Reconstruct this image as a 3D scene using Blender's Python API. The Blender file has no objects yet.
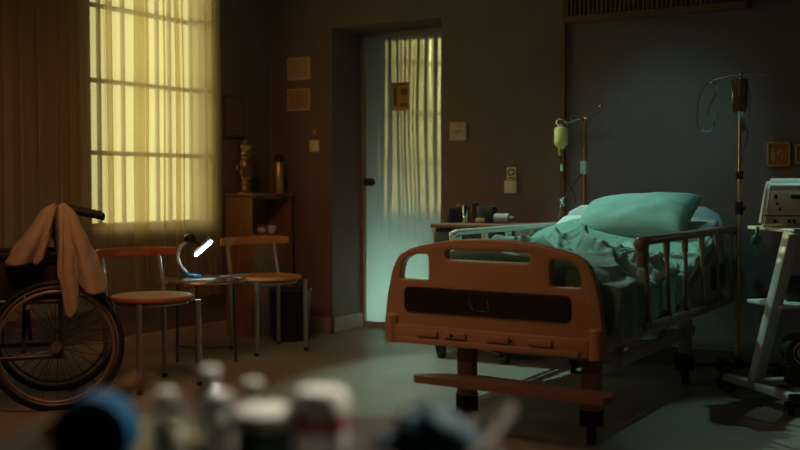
import bpy, bmesh, math, random
from mathutils import Vector, Matrix, noise
random.seed(7)
S = bpy.context.scene
C = S.collection
R = math.radians
PI = math.pi

# ------------------------------------------------------------------ materials
def mat(name, col, rough=0.6, metal=0.0, noise_amt=0.0, noise_scale=8.0, bump=0.0, bump_scale=40.0,
        spec=0.5, coat=0.0, coat_rough=0.1, trans=0.0, ior=1.45, stretch=(1, 1, 1), sheen=0.0, col2=None):
    m = bpy.data.materials.new(name); m.use_nodes = True
    nt = m.node_tree; b = nt.nodes['Principled BSDF']
    b.inputs['Base Color'].default_value = (*col, 1)
    b.inputs['Roughness'].default_value = rough
    b.inputs['Metallic'].default_value = metal
    b.inputs['Specular IOR Level'].default_value = spec
    b.inputs['Coat Weight'].default_value = coat
    b.inputs['Coat Roughness'].default_value = coat_rough
    b.inputs['Transmission Weight'].default_value = trans
    b.inputs['IOR'].default_value = ior
    b.inputs['Sheen Weight'].default_value = sheen
    if noise_amt or bump:
        tc = nt.nodes.new('ShaderNodeTexCoord'); mp = nt.nodes.new('ShaderNodeMapping')
        mp.inputs['Scale'].default_value = stretch
        nt.links.new(tc.outputs['Object'], mp.inputs['Vector'])
    if noise_amt:
        n = nt.nodes.new('ShaderNodeTexNoise'); n.inputs['Scale'].default_value = noise_scale
        n.inputs['Detail'].default_value = 5
        nt.links.new(mp.outputs['Vector'], n.inputs['Vector'])
        r = nt.nodes.new('ShaderNodeValToRGB')
        c2 = col2 or tuple(c * (1 - noise_amt) for c in col)
        r.color_ramp.elements[0].position = 0.3; r.color_ramp.elements[1].position = 0.7
        r.color_ramp.elements[0].color = (*c2, 1); r.color_ramp.elements[1].color = (*col, 1)
        nt.links.new(n.outputs['Fac'], r.inputs['Fac']); nt.links.new(r.outputs['Color'], b.inputs['Base Color'])
    if bump:
        n2 = nt.nodes.new('ShaderNodeTexNoise'); n2.inputs['Scale'].default_value = bump_scale
        n2.inputs['Detail'].default_value = 4
        nt.links.new(mp.outputs['Vector'], n2.inputs['Vector'])
        bp = nt.nodes.new('ShaderNodeBump'); bp.inputs['Strength'].default_value = bump
        bp.inputs['Distance'].default_value = 0.01
        nt.links.new(n2.outputs['Fac'], bp.inputs['Height']); nt.links.new(bp.outputs['Normal'], b.inputs['Normal'])
    return m

def emit(name, col, strength):
    m = bpy.data.materials.new(name); m.use_nodes = True
    nt = m.node_tree; b = nt.nodes['Principled BSDF']
    b.inputs['Base Color'].default_value = (*[min(1, c) for c in col], 1)
    b.inputs['Emission Color'].default_value = (*col, 1); b.inputs['Emission Strength'].default_value = strength
    return m

M = {}
M['wall'] = mat('wall_paint', (0.215, 0.15, 0.13), 0.75, noise_amt=0.15, noise_scale=3, bump=0.15, bump_scale=60)
M['ceil'] = mat('ceiling_paint', (0.45, 0.42, 0.38), 0.9)
M['base'] = mat('baseboard_paint', (0.42, 0.35, 0.27), 0.35, noise_amt=0.1)
M['recess'] = M['wall']
M['brown_plastic'] = mat('beige_brown_plastic', (0.50, 0.325, 0.19), 0.33, noise_amt=0.08, noise_scale=6, bump=0.05, bump_scale=150)
M['brown_plastic_dk'] = mat('rail_brown_plastic', (0.27, 0.21, 0.175), 0.3, bump=0.05)
M['leg_brown'] = mat('brown_enamel', (0.27, 0.18, 0.12), 0.35, noise_amt=0.15, noise_scale=15)
M['dark_panel'] = mat('charcoal_panel', (0.03, 0.028, 0.027), 0.4, noise_amt=0.3, noise_scale=20)
M['bedmetal'] = mat('cream_enamel', (0.45, 0.37, 0.30), 0.35, noise_amt=0.15, noise_scale=10)
M['railpale'] = mat('pale_aluminium_rail', (0.75, 0.72, 0.68), 0.3, metal=0.3)
M['chrome'] = mat('chrome', (0.72, 0.70, 0.66), 0.18, metal=1.0)
M['steel'] = mat('brushed_steel', (0.55, 0.50, 0.44), 0.32, metal=1.0, noise_amt=0.15, noise_scale=30)
M['darksteel'] = mat('dark_steel', (0.10, 0.085, 0.075), 0.4, metal=0.7)
M['dullsteel'] = mat('dull_steel', (0.30, 0.24, 0.19), 0.5, metal=0.6)
M['chairmetal'] = mat('worn_chair_steel', (0.42, 0.37, 0.32), 0.38, metal=0.85)
M['rubber'] = mat('black_rubber', (0.012, 0.012, 0.012), 0.6)
M['black'] = mat('black_plastic', (0.02, 0.019, 0.018), 0.4)
M['wood_red'] = mat('reddish_varnished_wood', (0.42, 0.145, 0.045), 0.35, noise_amt=0.4, noise_scale=5, stretch=(1, 8, 8), coat=0.3)
M['wood_honey'] = mat('honey_varnished_wood', (0.62, 0.28, 0.08), 0.32, noise_amt=0.3, noise_scale=5, stretch=(1, 8, 8), coat=0.3)
M['wood_dark'] = mat('dark_wood', (0.10, 0.045, 0.02), 0.4, noise_amt=0.4, noise_scale=6, stretch=(1, 1, 8))
M['wood_slat'] = mat('slat_wood', (0.24, 0.10, 0.05), 0.5, noise_amt=0.4, noise_scale=8, stretch=(6, 6, 1))
M['cab_wood'] = mat('cabinet_wood', (0.32, 0.17, 0.08), 0.4, noise_amt=0.3, noise_scale=6, stretch=(6, 6, 1))
M['brass'] = mat('aged_brass', (0.75, 0.54, 0.28), 0.28, metal=1.0, noise_amt=0.2, noise_scale=20)
M['gold_trim'] = mat('bronze_trim', (0.42, 0.24, 0.10), 0.3, metal=0.8)
M['green_cloth'] = mat('teal_green_cotton', (0.19, 0.38, 0.33), 0.85, noise_amt=0.08, noise_scale=12, bump=0.12, bump_scale=300, sheen=0.2)
M['pillow_cloth'] = mat('pale_green_cotton', (0.23, 0.40, 0.35), 0.85, noise_amt=0.06, noise_scale=12, bump=0.1, bump_scale=300, sheen=0.2)
M['sheet'] = mat('white_sheet', (0.62, 0.66, 0.66), 0.85, bump=0.15, bump_scale=20)
M['blue_vinyl'] = mat('blue_vinyl', (0.03, 0.09, 0.16), 0.45)
M['towel'] = mat('beige_towel', (0.40, 0.32, 0.21), 0.95, noise_amt=0.15, noise_scale=30, bump=0.4, bump_scale=200)
M['white_plastic'] = mat('white_plastic', (0.62, 0.64, 0.60), 0.35, noise_amt=0.05)
M['machine_grey'] = mat('pale_grey_plastic', (0.52, 0.58, 0.54), 0.4, noise_amt=0.08)
M['cart_white'] = mat('cart_white_enamel', (0.55, 0.60, 0.58), 0.35, noise_amt=0.1)
M['paper'] = mat('paper', (0.55, 0.48, 0.36), 0.8)
M['paper2'] = mat('yellowed_paper', (0.72, 0.54, 0.33), 0.8, noise_amt=0.15, noise_scale=30)
M['ink'] = mat('ink', (0.12, 0.07, 0.04), 0.8)
M['ink_soft'] = mat('faded_ink', (0.30, 0.17, 0.09), 0.8)
M['cream'] = mat('cream_plastic', (0.80, 0.70, 0.45), 0.45)
M['frame_or'] = mat('orange_wood_frame', (0.42, 0.13, 0.04), 0.4)
M['blue_plastic'] = mat('blue_plastic', (0.04, 0.18, 0.42), 0.35)
M['blue_glove'] = mat('blue_nitrile', (0.003, 0.07, 0.16), 0.4, bump=0.2, bump_scale=30)
M['teal_glove'] = mat('teal_nitrile', (0.002, 0.055, 0.075), 0.7, bump=0.2, bump_scale=30)
M['red'] = mat('red_plastic', (0.35, 0.05, 0.025), 0.4)
M['label_white'] = mat('label_white', (0.7, 0.68, 0.62), 0.6)
M['green_part'] = mat('green_plastic', (0.02, 0.14, 0.09), 0.4)
M['seatblack'] = mat('black_vinyl', (0.03, 0.022, 0.018), 0.5, bump=0.1)

def glassmat(name, col, rough=0.02):
    m = bpy.data.materials.new(name); m.use_nodes = True
    nt = m.node_tree; nt.nodes.clear()
    o = nt.nodes.new('ShaderNodeOutputMaterial'); mx = nt.nodes.new('ShaderNodeMixShader')
    tr = nt.nodes.new('ShaderNodeBsdfTransparent'); gl = nt.nodes.new('ShaderNodeBsdfGlossy')
    tr.inputs[0].default_value = (*col, 1); gl.inputs['Roughness'].default_value = rough
    lw = nt.nodes.new('ShaderNodeLayerWeight'); lw.inputs[0].default_value = 0.5
    pw = nt.nodes.new('ShaderNodeMath'); pw.operation = 'POWER'; pw.inputs[1].default_value = 4
    fr = nt.nodes.new('ShaderNodeMath'); fr.operation = 'MULTIPLY_ADD'; fr.inputs[1].default_value = 0.7; fr.inputs[2].default_value = 0.05
    nt.links.new(lw.outputs['Facing'], pw.inputs[0]); nt.links.new(pw.outputs[0], fr.inputs[0])
    nt.links.new(fr.outputs[0], mx.inputs[0]); nt.links.new(tr.outputs[0], mx.inputs[1])
    nt.links.new(gl.outputs[0], mx.inputs[2]); nt.links.new(mx.outputs[0], o.inputs[0])
    return m
M['glass'] = glassmat('clear_glass', (0.86, 0.9, 0.88))
M['tube'] = glassmat('clear_tubing', (0.6, 0.66, 0.64), 0.1)
M['fluid_y'] = mat('yellow_fluid', (0.85, 0.60, 0.22), 0.2)
M['fluid_b'] = mat('brown_fluid_bag', (0.20, 0.09, 0.05), 0.15, trans=0.5)
M['amber'] = mat('amber_glass', (0.25, 0.10, 0.03), 0.1, trans=0.6)

# curtain: translucent sheer cloth
def curtain_mat():
    m = bpy.data.materials.new('sheer_curtain'); m.use_nodes = True
    nt = m.node_tree; nt.nodes.clear()
    o = nt.nodes.new('ShaderNodeOutputMaterial')
    d = nt.nodes.new('ShaderNodeBsdfDiffuse'); t = nt.nodes.new('ShaderNodeBsdfTranslucent'); p = nt.nodes.new('ShaderNodeBsdfTransparent')
    tc = nt.nodes.new('ShaderNodeTexCoord'); mp = nt.nodes.new('ShaderNodeMapping'); mp.inputs['Scale'].default_value = (60, 60, 140)
    n = nt.nodes.new('ShaderNodeTexNoise'); n.inputs['Scale'].default_value = 1; n.inputs['Detail'].default_value = 3
    r = nt.nodes.new('ShaderNodeValToRGB')
    r.color_ramp.elements[0].color = (0.52, 0.42, 0.28, 1); r.color_ramp.elements[1].color = (0.68, 0.56, 0.39, 1)
    nt.links.new(tc.outputs['Object'], mp.inputs['Vector']); nt.links.new(mp.outputs[0], n.inputs['Vector']); nt.links.new(n.outputs['Fac'], r.inputs['Fac'])
    nt.links.new(r.outputs[0], d.inputs[0]); nt.links.new(r.outputs[0], t.inputs[0])
    p.inputs[0].default_value = (0.95, 0.93, 0.80, 1)
    a = nt.nodes.new('ShaderNodeMixShader'); a.inputs[0].default_value = 0.5
    b = nt.nodes.new('ShaderNodeMixShader'); b.inputs[0].default_value = 0.54
    nt.links.new(d.outputs[0], a.inputs[1]); nt.links.new(t.outputs[0], a.inputs[2])
    nt.links.new(a.outputs[0], b.inputs[1]); nt.links.new(p.outputs[0], b.inputs[2]); nt.links.new(b.outputs[0], o.inputs[0])
    return m
M['curtain'] = curtain_mat()

# frosted glass door: glossy pane with gentle vertical waves, translucent to the corridor light
def door_mat():
    m = bpy.data.materials.new('frosted_glass_door'); m.use_nodes = True
    nt = m.node_tree; nt.nodes.clear()
    o = nt.nodes.new('ShaderNodeOutputMaterial')
    d = nt.nodes.new('ShaderNodeBsdfDiffuse'); d.inputs[0].default_value = (0.55, 0.52, 0.44, 1)
    t = nt.nodes.new('ShaderNodeBsdfTranslucent'); t.inputs[0].default_value = (0.80, 0.86, 0.82, 1)
    g = nt.nodes.new('ShaderNodeBsdfGlossy'); g.inputs['Roughness'].default_value = 0.05; g.inputs[0].default_value = (1, 1, 0.95, 1)
    tc = nt.nodes.new('ShaderNodeTexCoord'); mp = nt.nodes.new('ShaderNodeMapping'); mp.inputs['Scale'].default_value = (4.8, 1, .7)
    n = nt.nodes.new('ShaderNodeTexWave'); n.wave_type = 'BANDS'; n.bands_direction = 'X'
    n.inputs['Scale'].default_value = 1; n.inputs['Distortion'].default_value = 3.2; n.inputs['Detail'].default_value = 1.5; n.inputs['Detail Scale'].default_value = 1.3
    nt.links.new(tc.outputs['Object'], mp.inputs['Vector']); nt.links.new(mp.outputs[0], n.inputs['Vector'])
    bp = nt.nodes.new('ShaderNodeBump'); bp.inputs['Strength'].default_value = 1.0; bp.inputs['Distance'].default_value = 0.0020
    nt.links.new(n.outputs['Fac'], bp.inputs['Height']); nt.links.new(bp.outputs[0], g.inputs['Normal'])
    a = nt.nodes.new('ShaderNodeMixShader'); a.inputs[0].default_value = 0.45
    b = nt.nodes.new('ShaderNodeMixShader'); b.inputs[0].default_value = 0.48
    nt.links.new(d.outputs[0], a.inputs[1]); nt.links.new(t.outputs[0], a.inputs[2])
    nt.links.new(a.outputs[0], b.inputs[1]); nt.links.new(g.outputs[0], b.inputs[2]); nt.links.new(b.outputs[0], o.inputs[0])
    return m
M['door'] = door_mat()

def floor_mat():
    m = mat('speckled_linoleum', (0.30, 0.27, 0.22), 0.42, noise_amt=0.25, noise_scale=90, bump=0.06, bump_scale=25)
    nt = m.node_tree; b = nt.nodes['Principled BSDF']
    tc = nt.nodes.new('ShaderNodeTexCoord'); n = nt.nodes.new('ShaderNodeTexNoise'); n.inputs['Scale'].default_value = 2.5
    n.inputs['Detail'].default_value = 6
    nt.links.new(tc.outputs['Object'], n.inputs['Vector'])
    mr = nt.nodes.new('ShaderNodeMapRange'); mr.inputs['To Min'].default_value = 0.28; mr.inputs['To Max'].default_value = 0.55
    nt.links.new(n.outputs['Fac'], mr.inputs['Value']); nt.links.new(mr.outputs[0], b.inputs['Roughness'])
    return m
M['floor'] = floor_mat()

# ------------------------------------------------------------------ mesh helpers
class MB:
    def __init__(s): s.bm = bmesh.new()
    def _x(s, vs, loc, rot):
        mt = Matrix.Translation(loc) @ (rot.to_matrix().to_4x4() if hasattr(rot, 'to_matrix') else rot)
        bmesh.ops.transform(s.bm, matrix=mt, verts=vs)
    def box(s, c, d, rz=0, bev=0.0, rot=None, seg=2):
        r = bmesh.ops.create_cube(s.bm, size=1); vs = r['verts']
        bmesh.ops.scale(s.bm, vec=d, verts=vs)
        if bev:
            es = list({e for v in vs for e in v.link_edges})
            rr = bmesh.ops.bevel(s.bm, geom=es, offset=bev, segments=seg, affect='EDGES', profile=0.5)
            vs = list({v for f in rr['faces'] for v in f.verts} | {v for v in vs if v.is_valid})
            allv = set(vs)
            for f in list(rr['faces']):
                for e in f.edges:
                    for f2 in e.link_faces: allv.update(f2.verts)
            vs = list(allv)
        s._x(vs, c, rot if rot is not None else Matrix.Rotation(rz, 4, 'Z'))
        return s
    def bar(s, a, b, w, h, up=(0, 0, 1), bev=0.0):
        a = Vector(a); b = Vector(b); d = b - a; L = d.length; d.normalize()
        y = Vector(up).cross(d)
        if y.length < 1e-4: y = Vector((0, 1, 0)).cross(d)
        y.normalize(); z = d.cross(y)
        m = Matrix((d, y, z)).transposed().to_4x4()
        return s.box((a + b) / 2, (L, w, h), rot=m, bev=bev)
    def cyl(s, a, b, r, r2=None, n=16, caps=True):
        a = Vector(a); b = Vector(b); d = b - a
        q = d.to_track_quat('Z', 'Y')
        rr = bmesh.ops.create_cone(s.bm, cap_ends=caps, segments=n, radius1=r, radius2=r if r2 is None else r2, depth=d.length)
        s._x(rr['verts'], (a + b) / 2, q); return s
    def ball(s, c, r, sc=(1, 1, 1), n=16):
        rr = bmesh.ops.create_uvsphere(s.bm, u_segments=n, v_segments=max(6, n // 2), radius=r)
        bmesh.ops.scale(s.bm, vec=sc, verts=rr['verts']); s._x(rr['verts'], c, Matrix.Identity(4)); return s
    def tube(s, pts, r, n=10, closed=False, smooth=0, radii=None):
        P = [Vector(p) for p in pts]
        if smooth: P = catmull(P, smooth, closed)
        N = len(P); rings = []
        up = Vector((0, 0, 1)); prev = None
        for i in range(N):
            if closed: t = P[(i + 1) % N] - P[i - 1]
            else: t = P[min(i + 1, N - 1)] - P[max(i - 1, 0)]
            t.normalize()
            if prev is None:
                x = t.orthogonal().normalized()
            else:
                x = prev - t * prev.dot(t); x.normalize()
            prev = x; y = t.cross(x)
            rad = radii[i] if radii else r
            rings.append([s.bm.verts.new(P[i] + (x * math.cos(2 * PI * k / n) + y * math.sin(2 * PI * k / n)) * rad) for k in range(n)])
        for i in range(N if closed else N - 1):
            A = rings[i]; B = rings[(i + 1) % N]
            off = 0
            if closed and i == N - 1:
                off = min(range(n), key=lambda o: (A[0].co - B[o].co).length)
            for k in range(n):
                s.bm.faces.new((A[k], A[(k + 1) % n], B[(k + 1 + off) % n], B[(k + off) % n]))
        if not closed:
            s.bm.faces.new(rings[0][::-1]); s.bm.faces.new(rings[-1])
        return s
    def lathe(s, prof, c=(0, 0, 0), n=24, rot=None):
        rings = []
        new = []
        for (r, z) in prof:
            ring = [s.bm.verts.new((r * math.cos(2 * PI * k / n), r * math.sin(2 * PI * k / n), z)) for k in range(n)] if r > 1e-5 else [s.bm.verts.new((0, 0, z))]
            rings.append(ring); new += ring
        for A, B in zip(rings, rings[1:]):
            if len(A) == 1 and len(B) == 1: continue
            for k in range(n):
                if len(A) == 1: s.bm.faces.new((A[0], B[(k + 1) % n], B[k]))
                elif len(B) == 1: s.bm.faces.new((A[k], A[(k + 1) % n], B[0]))
                else: s.bm.faces.new((A[k], A[(k + 1) % n], B[(k + 1) % n], B[k]))
        s._x(new, c, rot if rot is not None else Matrix.Identity(4)); return s
    def grid(s, fn, nu, nv):
        g = [[s.bm.verts.new(fn(i / nu, j / nv)) for j in range(nv + 1)] for i in range(nu + 1)]
        for i in range(nu):
            for j in range(nv):
                s.bm.faces.new((g[i][j], g[i + 1][j], g[i + 1][j + 1], g[i][j + 1]))
        return s
    def poly(s, pts, thick, rot=None, c=(0, 0, 0)):
        """pts in local xy, extruded along z by thick"""
        a = [s.bm.verts.new((x, y, 0)) for x, y in pts]; b = [s.bm.verts.new((x, y, thick)) for x, y in pts]
        n = len(a)
        s.bm.faces.new(a[::-1]); s.bm.faces.new(b)
        for k in range(n): s.bm.faces.new((a[k], a[(k + 1) % n], b[(k + 1) % n], b[k]))
        s._x(a + b, c, rot if rot is not None else Matrix.Identity(4)); return s

def catmull(P, k, closed=False):
    out = []; N = len(P)
    for i in range(N if closed else N - 1):
        if closed: p0, p1, p2, p3 = P[i - 1], P[i], P[(i + 1) % N], P[(i + 2) % N]
        else: p0, p1, p2, p3 = P[max(i - 1, 0)], P[i], P[i + 1], P[min(i + 2, N - 1)]
        for j in range(k):
            t = j / k
            out.append(0.5 * ((2 * p1) + (p2 - p0) * t + (2 * p0 - 5 * p1 + 4 * p2 - p3) * t * t + (3 * p1 - p0 - 3 * p2 + p3) * t ** 3))
    if not closed: out.append(P[-1].copy())
    return out

def tag(o, label=None, cat=None, group=None, kind=None):
    if label: o['label'] = label
    if cat: o['category'] = cat
    if group: o['group'] = group
    if kind: o['kind'] = kind
    return o

def thing(name, label, cat, loc=(0, 0, 0), rz=0, group=None):
    o = bpy.data.objects.new(name, None); C.objects.link(o); o.empty_display_size = 0.05
    o.location = loc; o.rotation_euler = (0, 0, rz)
    return tag(o, label, cat, group)

def wmat(o):
    m = Matrix.Translation(o.location) @ o.rotation_euler.to_matrix().to_4x4()
    return wmat(o.parent) @ m if o.parent else m

def build(name, mb, m, parent=None, world=False, smooth=True, label=None, angle=40, mods=None, loc=None):
    me = bpy.data.meshes.new(name)
    bmesh.ops.recalc_face_normals(mb.bm, faces=mb.bm.faces)
    if world and parent is not None:
        bmesh.ops.transform(mb.bm, matrix=wmat(parent).inverted(), verts=mb.bm.verts)
    if loc is not None:
        bmesh.ops.translate(mb.bm, vec=-Vector(loc), verts=mb.bm.verts)
    if smooth:
        for f in mb.bm.faces: f.smooth = True
        for e in mb.bm.edges:
            if len(e.link_faces) == 2 and e.calc_face_angle(0) > R(angle): e.smooth = False
    mb.bm.to_mesh(me); mb.bm.free()
    for mm in (m if isinstance(m, (list, tuple)) else [m]): me.materials.append(mm)
    o = bpy.data.objects.new(name, me); C.objects.link(o)
    if loc is not None: o.location = loc
    if parent is not None: o.parent = parent
    if label: o['label'] = label
    return o

def struct(name, mb, m, **k):
    o = build(name, mb, m, smooth=k.pop('smooth', False), **k); o['kind'] = 'structure'; return o

def copy_tree(o, parent=None):
    c = o.copy(); C.objects.link(c)
    if parent is not None: c.parent = parent
    for ch in [x for x in bpy.data.objects if x.parent == o and x is not c]:
        copy_tree(ch, c)
    return c

def rrect(x0, z0, x1, z1, r, n=6, rs=None):
    pts = []
    cs = [(x1 - r, z0 + r, -90), (x1 - r, z1 - r, 0), (x0 + r, z1 - r, 90), (x0 + r, z0 + r, 180)]
    for cx, cz, a0 in cs:
        for k in range(n + 1):
            a = R(a0 + 90 * k / n); pts.append((cx + r * math.cos(a), cz + r * math.sin(a)))
    return pts

def plate(name, loops, y0, th, m, bev=0.0, parent=None, label=None, origin=None, res=2):
    """2D outline(s) in XZ (first outer, others holes), extruded along y from y0 by th"""
    cu = bpy.data.curves.new(name, 'CURVE'); cu.dimensions = '2D'; cu.fill_mode = 'BOTH'
    cu.extrude = th / 2 - bev; cu.bevel_depth = bev; cu.bevel_resolution = res; cu.offset = -bev
    for lp in loops:
        sp = cu.splines.new('POLY'); sp.points.add(len(lp) - 1); sp.use_cyclic_u = True
        for p, (x, z) in zip(sp.points, lp): p.co = (x, z, 0, 1)
    tmp = bpy.data.objects.new(name + '_tmp', cu); C.objects.link(tmp)
    dg = bpy.context.evaluated_depsgraph_get()
    me = bpy.data.meshes.new_from_object(tmp.evaluated_get(dg))
    bpy.data.objects.remove(tmp); bpy.data.curves.remove(cu)
    mb = MB(); mb.bm.from_mesh(me); bpy.data.meshes.remove(me)
    # weld + map (x, z, t) -> (x, y, z)
    bmesh.ops.remove_doubles(mb.bm, verts=mb.bm.verts, dist=1e-5)
    for v in mb.bm.verts:
        x, z, t = v.co; v.co = (x, y0 + th / 2 + t, z)
    mb.bm.faces.ensure_lookup_table()
    o = build(name, mb, m, parent, world=parent is not None, label=label, angle=35, loc=origin)
    return o

# ------------------------------------------------------------------ room shell
WX, BY, CZ = -4.6, 5.74, 2.75
RX, FY = 1.3, -1.5
b = MB(); b.box(((WX + RX) / 2, (FY + 7.4) / 2, -0.05), (RX - WX + 0.6, 7.4 - FY + 0.4, 0.1)); struct('floor', b, M['floor'])
b = MB(); b.box(((WX + RX) / 2, (FY + 7.4) / 2, CZ + 0.05), (RX - WX + 0.6, 7.4 - FY + 0.4, 0.1)); struct('ceiling', b, M['ceil'])
# left wall with window opening y 4.11..5.03, z .756..2.45
W0, W1, Z0, Z1 = 4.11, 5.045, 0.756, 2.45
b = MB()
xl = WX - 0.05
b.box((xl, (FY - 0.2 + W0) / 2, CZ / 2), (0.10, W0 - FY + 0.2, CZ)).box((xl, (W1 + 6.2) / 2, CZ / 2), (0.10, 6.2 - W1, CZ))
b.box((xl, (W0 + W1) / 2, Z0 / 2), (0.10, W1 - W0, Z0)).box((xl, (W0 + W1) / 2, (Z1 + CZ) / 2), (0.10, W1 - W0, CZ - Z1))
struct('wall_left', b, M['wall'])
# back wall with door recess x -4.07..-3.228, z < 2.053
D0, D1, DZ = -4.07, -3.228, 2.053
b = MB()
yb = BY + 0.22
b.box(((WX + D0) / 2, yb, CZ / 2), (D0 - WX, 0.44, CZ)).box(((D1 + RX + 0.2) / 2, yb, CZ / 2), (RX + 0.2 - D1, 0.44, CZ))
b.box(((D0 + D1) / 2, yb, (DZ + CZ) / 2), (D1 - D0, 0.44, CZ - DZ))
struct('wall_back', b, M['wall'])
b = MB(); b.box((RX + 0.1, (FY + BY) / 2, CZ / 2), (0.2, BY - FY + 0.4, CZ)); struct('wall_right', b, M['wall'])
b = MB(); b.box(((WX + RX) / 2, FY - 0.1, CZ / 2), (RX - WX + 0.4, 0.2, CZ)); struct('wall_front', b, M['wall'])
# corridor behind the door
b = MB(); b.box(((WX + -2.4) / 2, 7.35, CZ / 2), (2.6, 0.1, CZ)).box((-4.75, 6.8, CZ / 2), (0.1, 1.2, CZ)).box((-2.45, 6.8, CZ / 2), (0.1, 1.2, CZ))
struct('wall_corridor', b, M['wall'])
# baseboards
def bb(name, segs):
    b = MB()
    for a, c in segs:
        b.bar((a[0], a[1], 0.05), (c[0], c[1], 0.05), 0.016, 0.10, bev=0.003)
    struct(name, b, M['base'])
bb('baseboard_back', [((WX + .01, BY - .008), (D0 + .016, BY - .008)), ((D1 - .016, BY - .008), (RX, BY - .008))])
bb('baseboard_recess', [((D0 + .008, BY - .016), (D0 + .008, 6.10)), ((D1 - .008, BY - .016), (D1 - .008, 6.10))])
bb('baseboard_left', [((WX + .008, FY), (WX + .008, BY - .016))])
# window
b = MB()
fx = WX - 0.03
for y in (W0 + .012, W1 - .012): b.box((fx, y, (Z0 + Z1) / 2), (0.05, 0.02, Z1 - Z0))
for z in (Z0 + .012, Z1 - .012): b.box((fx, (W0 + W1) / 2, z), (0.05, W1 - W0, 0.024))
for y in (4.215, 4.40, 4.68, 4.785, 4.975): b.box((fx, y, (Z0 + Z1) / 2), (0.02, 0.018, Z1 - Z0))
for z in (1.185, 1.60, 2.028): b.box((fx, (W0 + W1) / 2, z), (0.02, W1 - W0, 0.026))
w = struct('window_1', b, mat('window_frame_paint', (0.16, 0.11, 0.06), 0.5))
b = MB(); b.box((fx, (W0 + W1) / 2, (Z0 + Z1) / 2), (0.004, W1 - W0 - .03, Z1 - Z0 - .03)); build('pane', b, M['glass'], w, world=True, smooth=False)
b = MB(); b.box((WX + .02, (W0 + W1) / 2, Z0 - .015), (0.05, W1 - W0 + .06, 0.03), bev=.004); struct('trim_1', b, M['base'])
# curtain: one sheet, gathered so that some pleats lie doubled over themselves
def curtain_path():
    rnd = random.Random(4)
    folds = [(4.175, .052), (4.395, .085), (4.455, .03), (4.60, .02), (4.715, .045), (4.765, .015), (4.99, .05), (5.06, .05)]
    y = 2.5
    while y < 4.0: folds.append((y, rnd.uniform(.03, .07))); y += rnd.uniform(.08, .15)
    folds.sort(); pts = []; y = 2.4; x = 0
    for c, w in folds:
        while y < c - w / 2: pts.append((0.006 * math.sin(y * 40), y)); y += .006
        k = 14
        for i in range(k): pts.append((-.004 - .004 * i / k, c - w / 2 + w * i / k))
        for i in range(4): pts.append((-.008 + .010 * i / 4, c + w / 2 + .003 * math.sin(PI * i / 4)))
        for i in range(k): pts.append((.004 + .003 * i / k, c + w / 2 - w * i / k))
        for i in range(4): pts.append((.007 + .010 * i / 4, c - w / 2 - .003 * math.sin(PI * i / 4)))
        for i in range(k): pts.append((.018 - .012 * i / k, c - w / 2 + w * i / k))
        y = c + w / 2
    while y < 5.13: pts.append((0.006 * math.sin(y * 40), y)); y += .006
    return pts
CP = curtain_path(); NC = len(CP) - 1
def cur(u, v):
    x, y = CP[int(round(u * NC))]; z = 2.62 - v * (2.62 - 0.30)
    yy = y + .012 * noise.noise(Vector((y * 3, z * .6, 3)))
    return (-4.50 + x * (1 + .3 * noise.noise(Vector((y * 5, z, 1)))) + .010 * noise.noise(Vector((y * 5, z * .8, 9))), yy, z)
b = MB(); b.grid(cur, NC, 24)
cu = thing('curtain', 'sheer yellow-lit curtain hanging in pleats over the barred window', 'curtain', (-4.5, 3.8, 0.3))
build('curtain_cloth', b, M['curtain'], cu, world=True, angle=80)
b = MB(); b.cyl((-4.5, 2.35, 2.65), (-4.5, 5.25, 2.65), 0.014).ball((-4.5, 5.26, 2.65), .025).box((-4.55, 2.6, 2.65), (.1, .02, .02)).box((-4.55, 5.2, 2.65), (.1, .02, .02))
build('curtain_rod', b, M['wood_dark'], cu, world=True)

# door
b = MB(); b.box(((D0 + D1) / 2, 6.14, 1.015), (D1 - D0 - .05, 0.04, 2.02), bev=.003)
door = struct('door_1', b, M['door'])
b = MB()
b.bar((D0 + .012, 6.12, 0), (D0 + .012, 6.12, 2.05), 0.05, 0.024, up=(1, 0, 0)).bar((D1 - .012, 6.12, 0), (D1 - .012, 6.12, 2.05), 0.05, 0.024, up=(1, 0, 0))
b.bar((D0, 6.12, 2.04), (D1, 6.12, 2.04), 0.05, 0.024)
struct('trim_2', b, M['base'])
b = MB(); b.cyl((-4.0, 6.12, 1.02), (-4.0, 6.105, 1.02), 0.028, n=20).cyl((-4.0, 6.11, 1.02), (-4.0, 6.07, 1.02), 0.012).ball((-4.0, 6.055, 1.02), 0.026, (1, .8, 1))
build('door_handle', b, M['darksteel'], door, world=True)
b = MB(); b.box((-3.76, 6.116, 0.02), (0.7, 0.006, 0.04)); struct('trim_3', b, M['base'])

def flat(name, label, cat, x0, z0, x1, z1, y, m, th=.004, group=None, face='y'):
    t = thing(name, label, cat, ((x0 + x1) / 2, y, z0), 0, group)
    b = MB(); b.box(((x0 + x1) / 2, y - th / 2, (z0 + z1) / 2), (x1 - x0, th, z1 - z0), bev=min(.0015, th / 3))
    return t, b
def lines(name, t, x0, z0, x1, z1, y, rows, m, h=.006, seed=0, jag=.3):
    rnd = random.Random(seed); b = MB()
    for k in range(rows):
        z = z1 - (k + .5) * (z1 - z0) / rows
        xx = x0
        while xx < x1 - .01:
            L = min(rnd.uniform(.012, .05), x1 - xx)
            b.box((xx + L / 2, y, z), (L, .0012, h)); xx += L + .006
        if rnd.random() < jag: pass
    return build(name, b, m, t, world=True, smooth=False)

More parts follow.
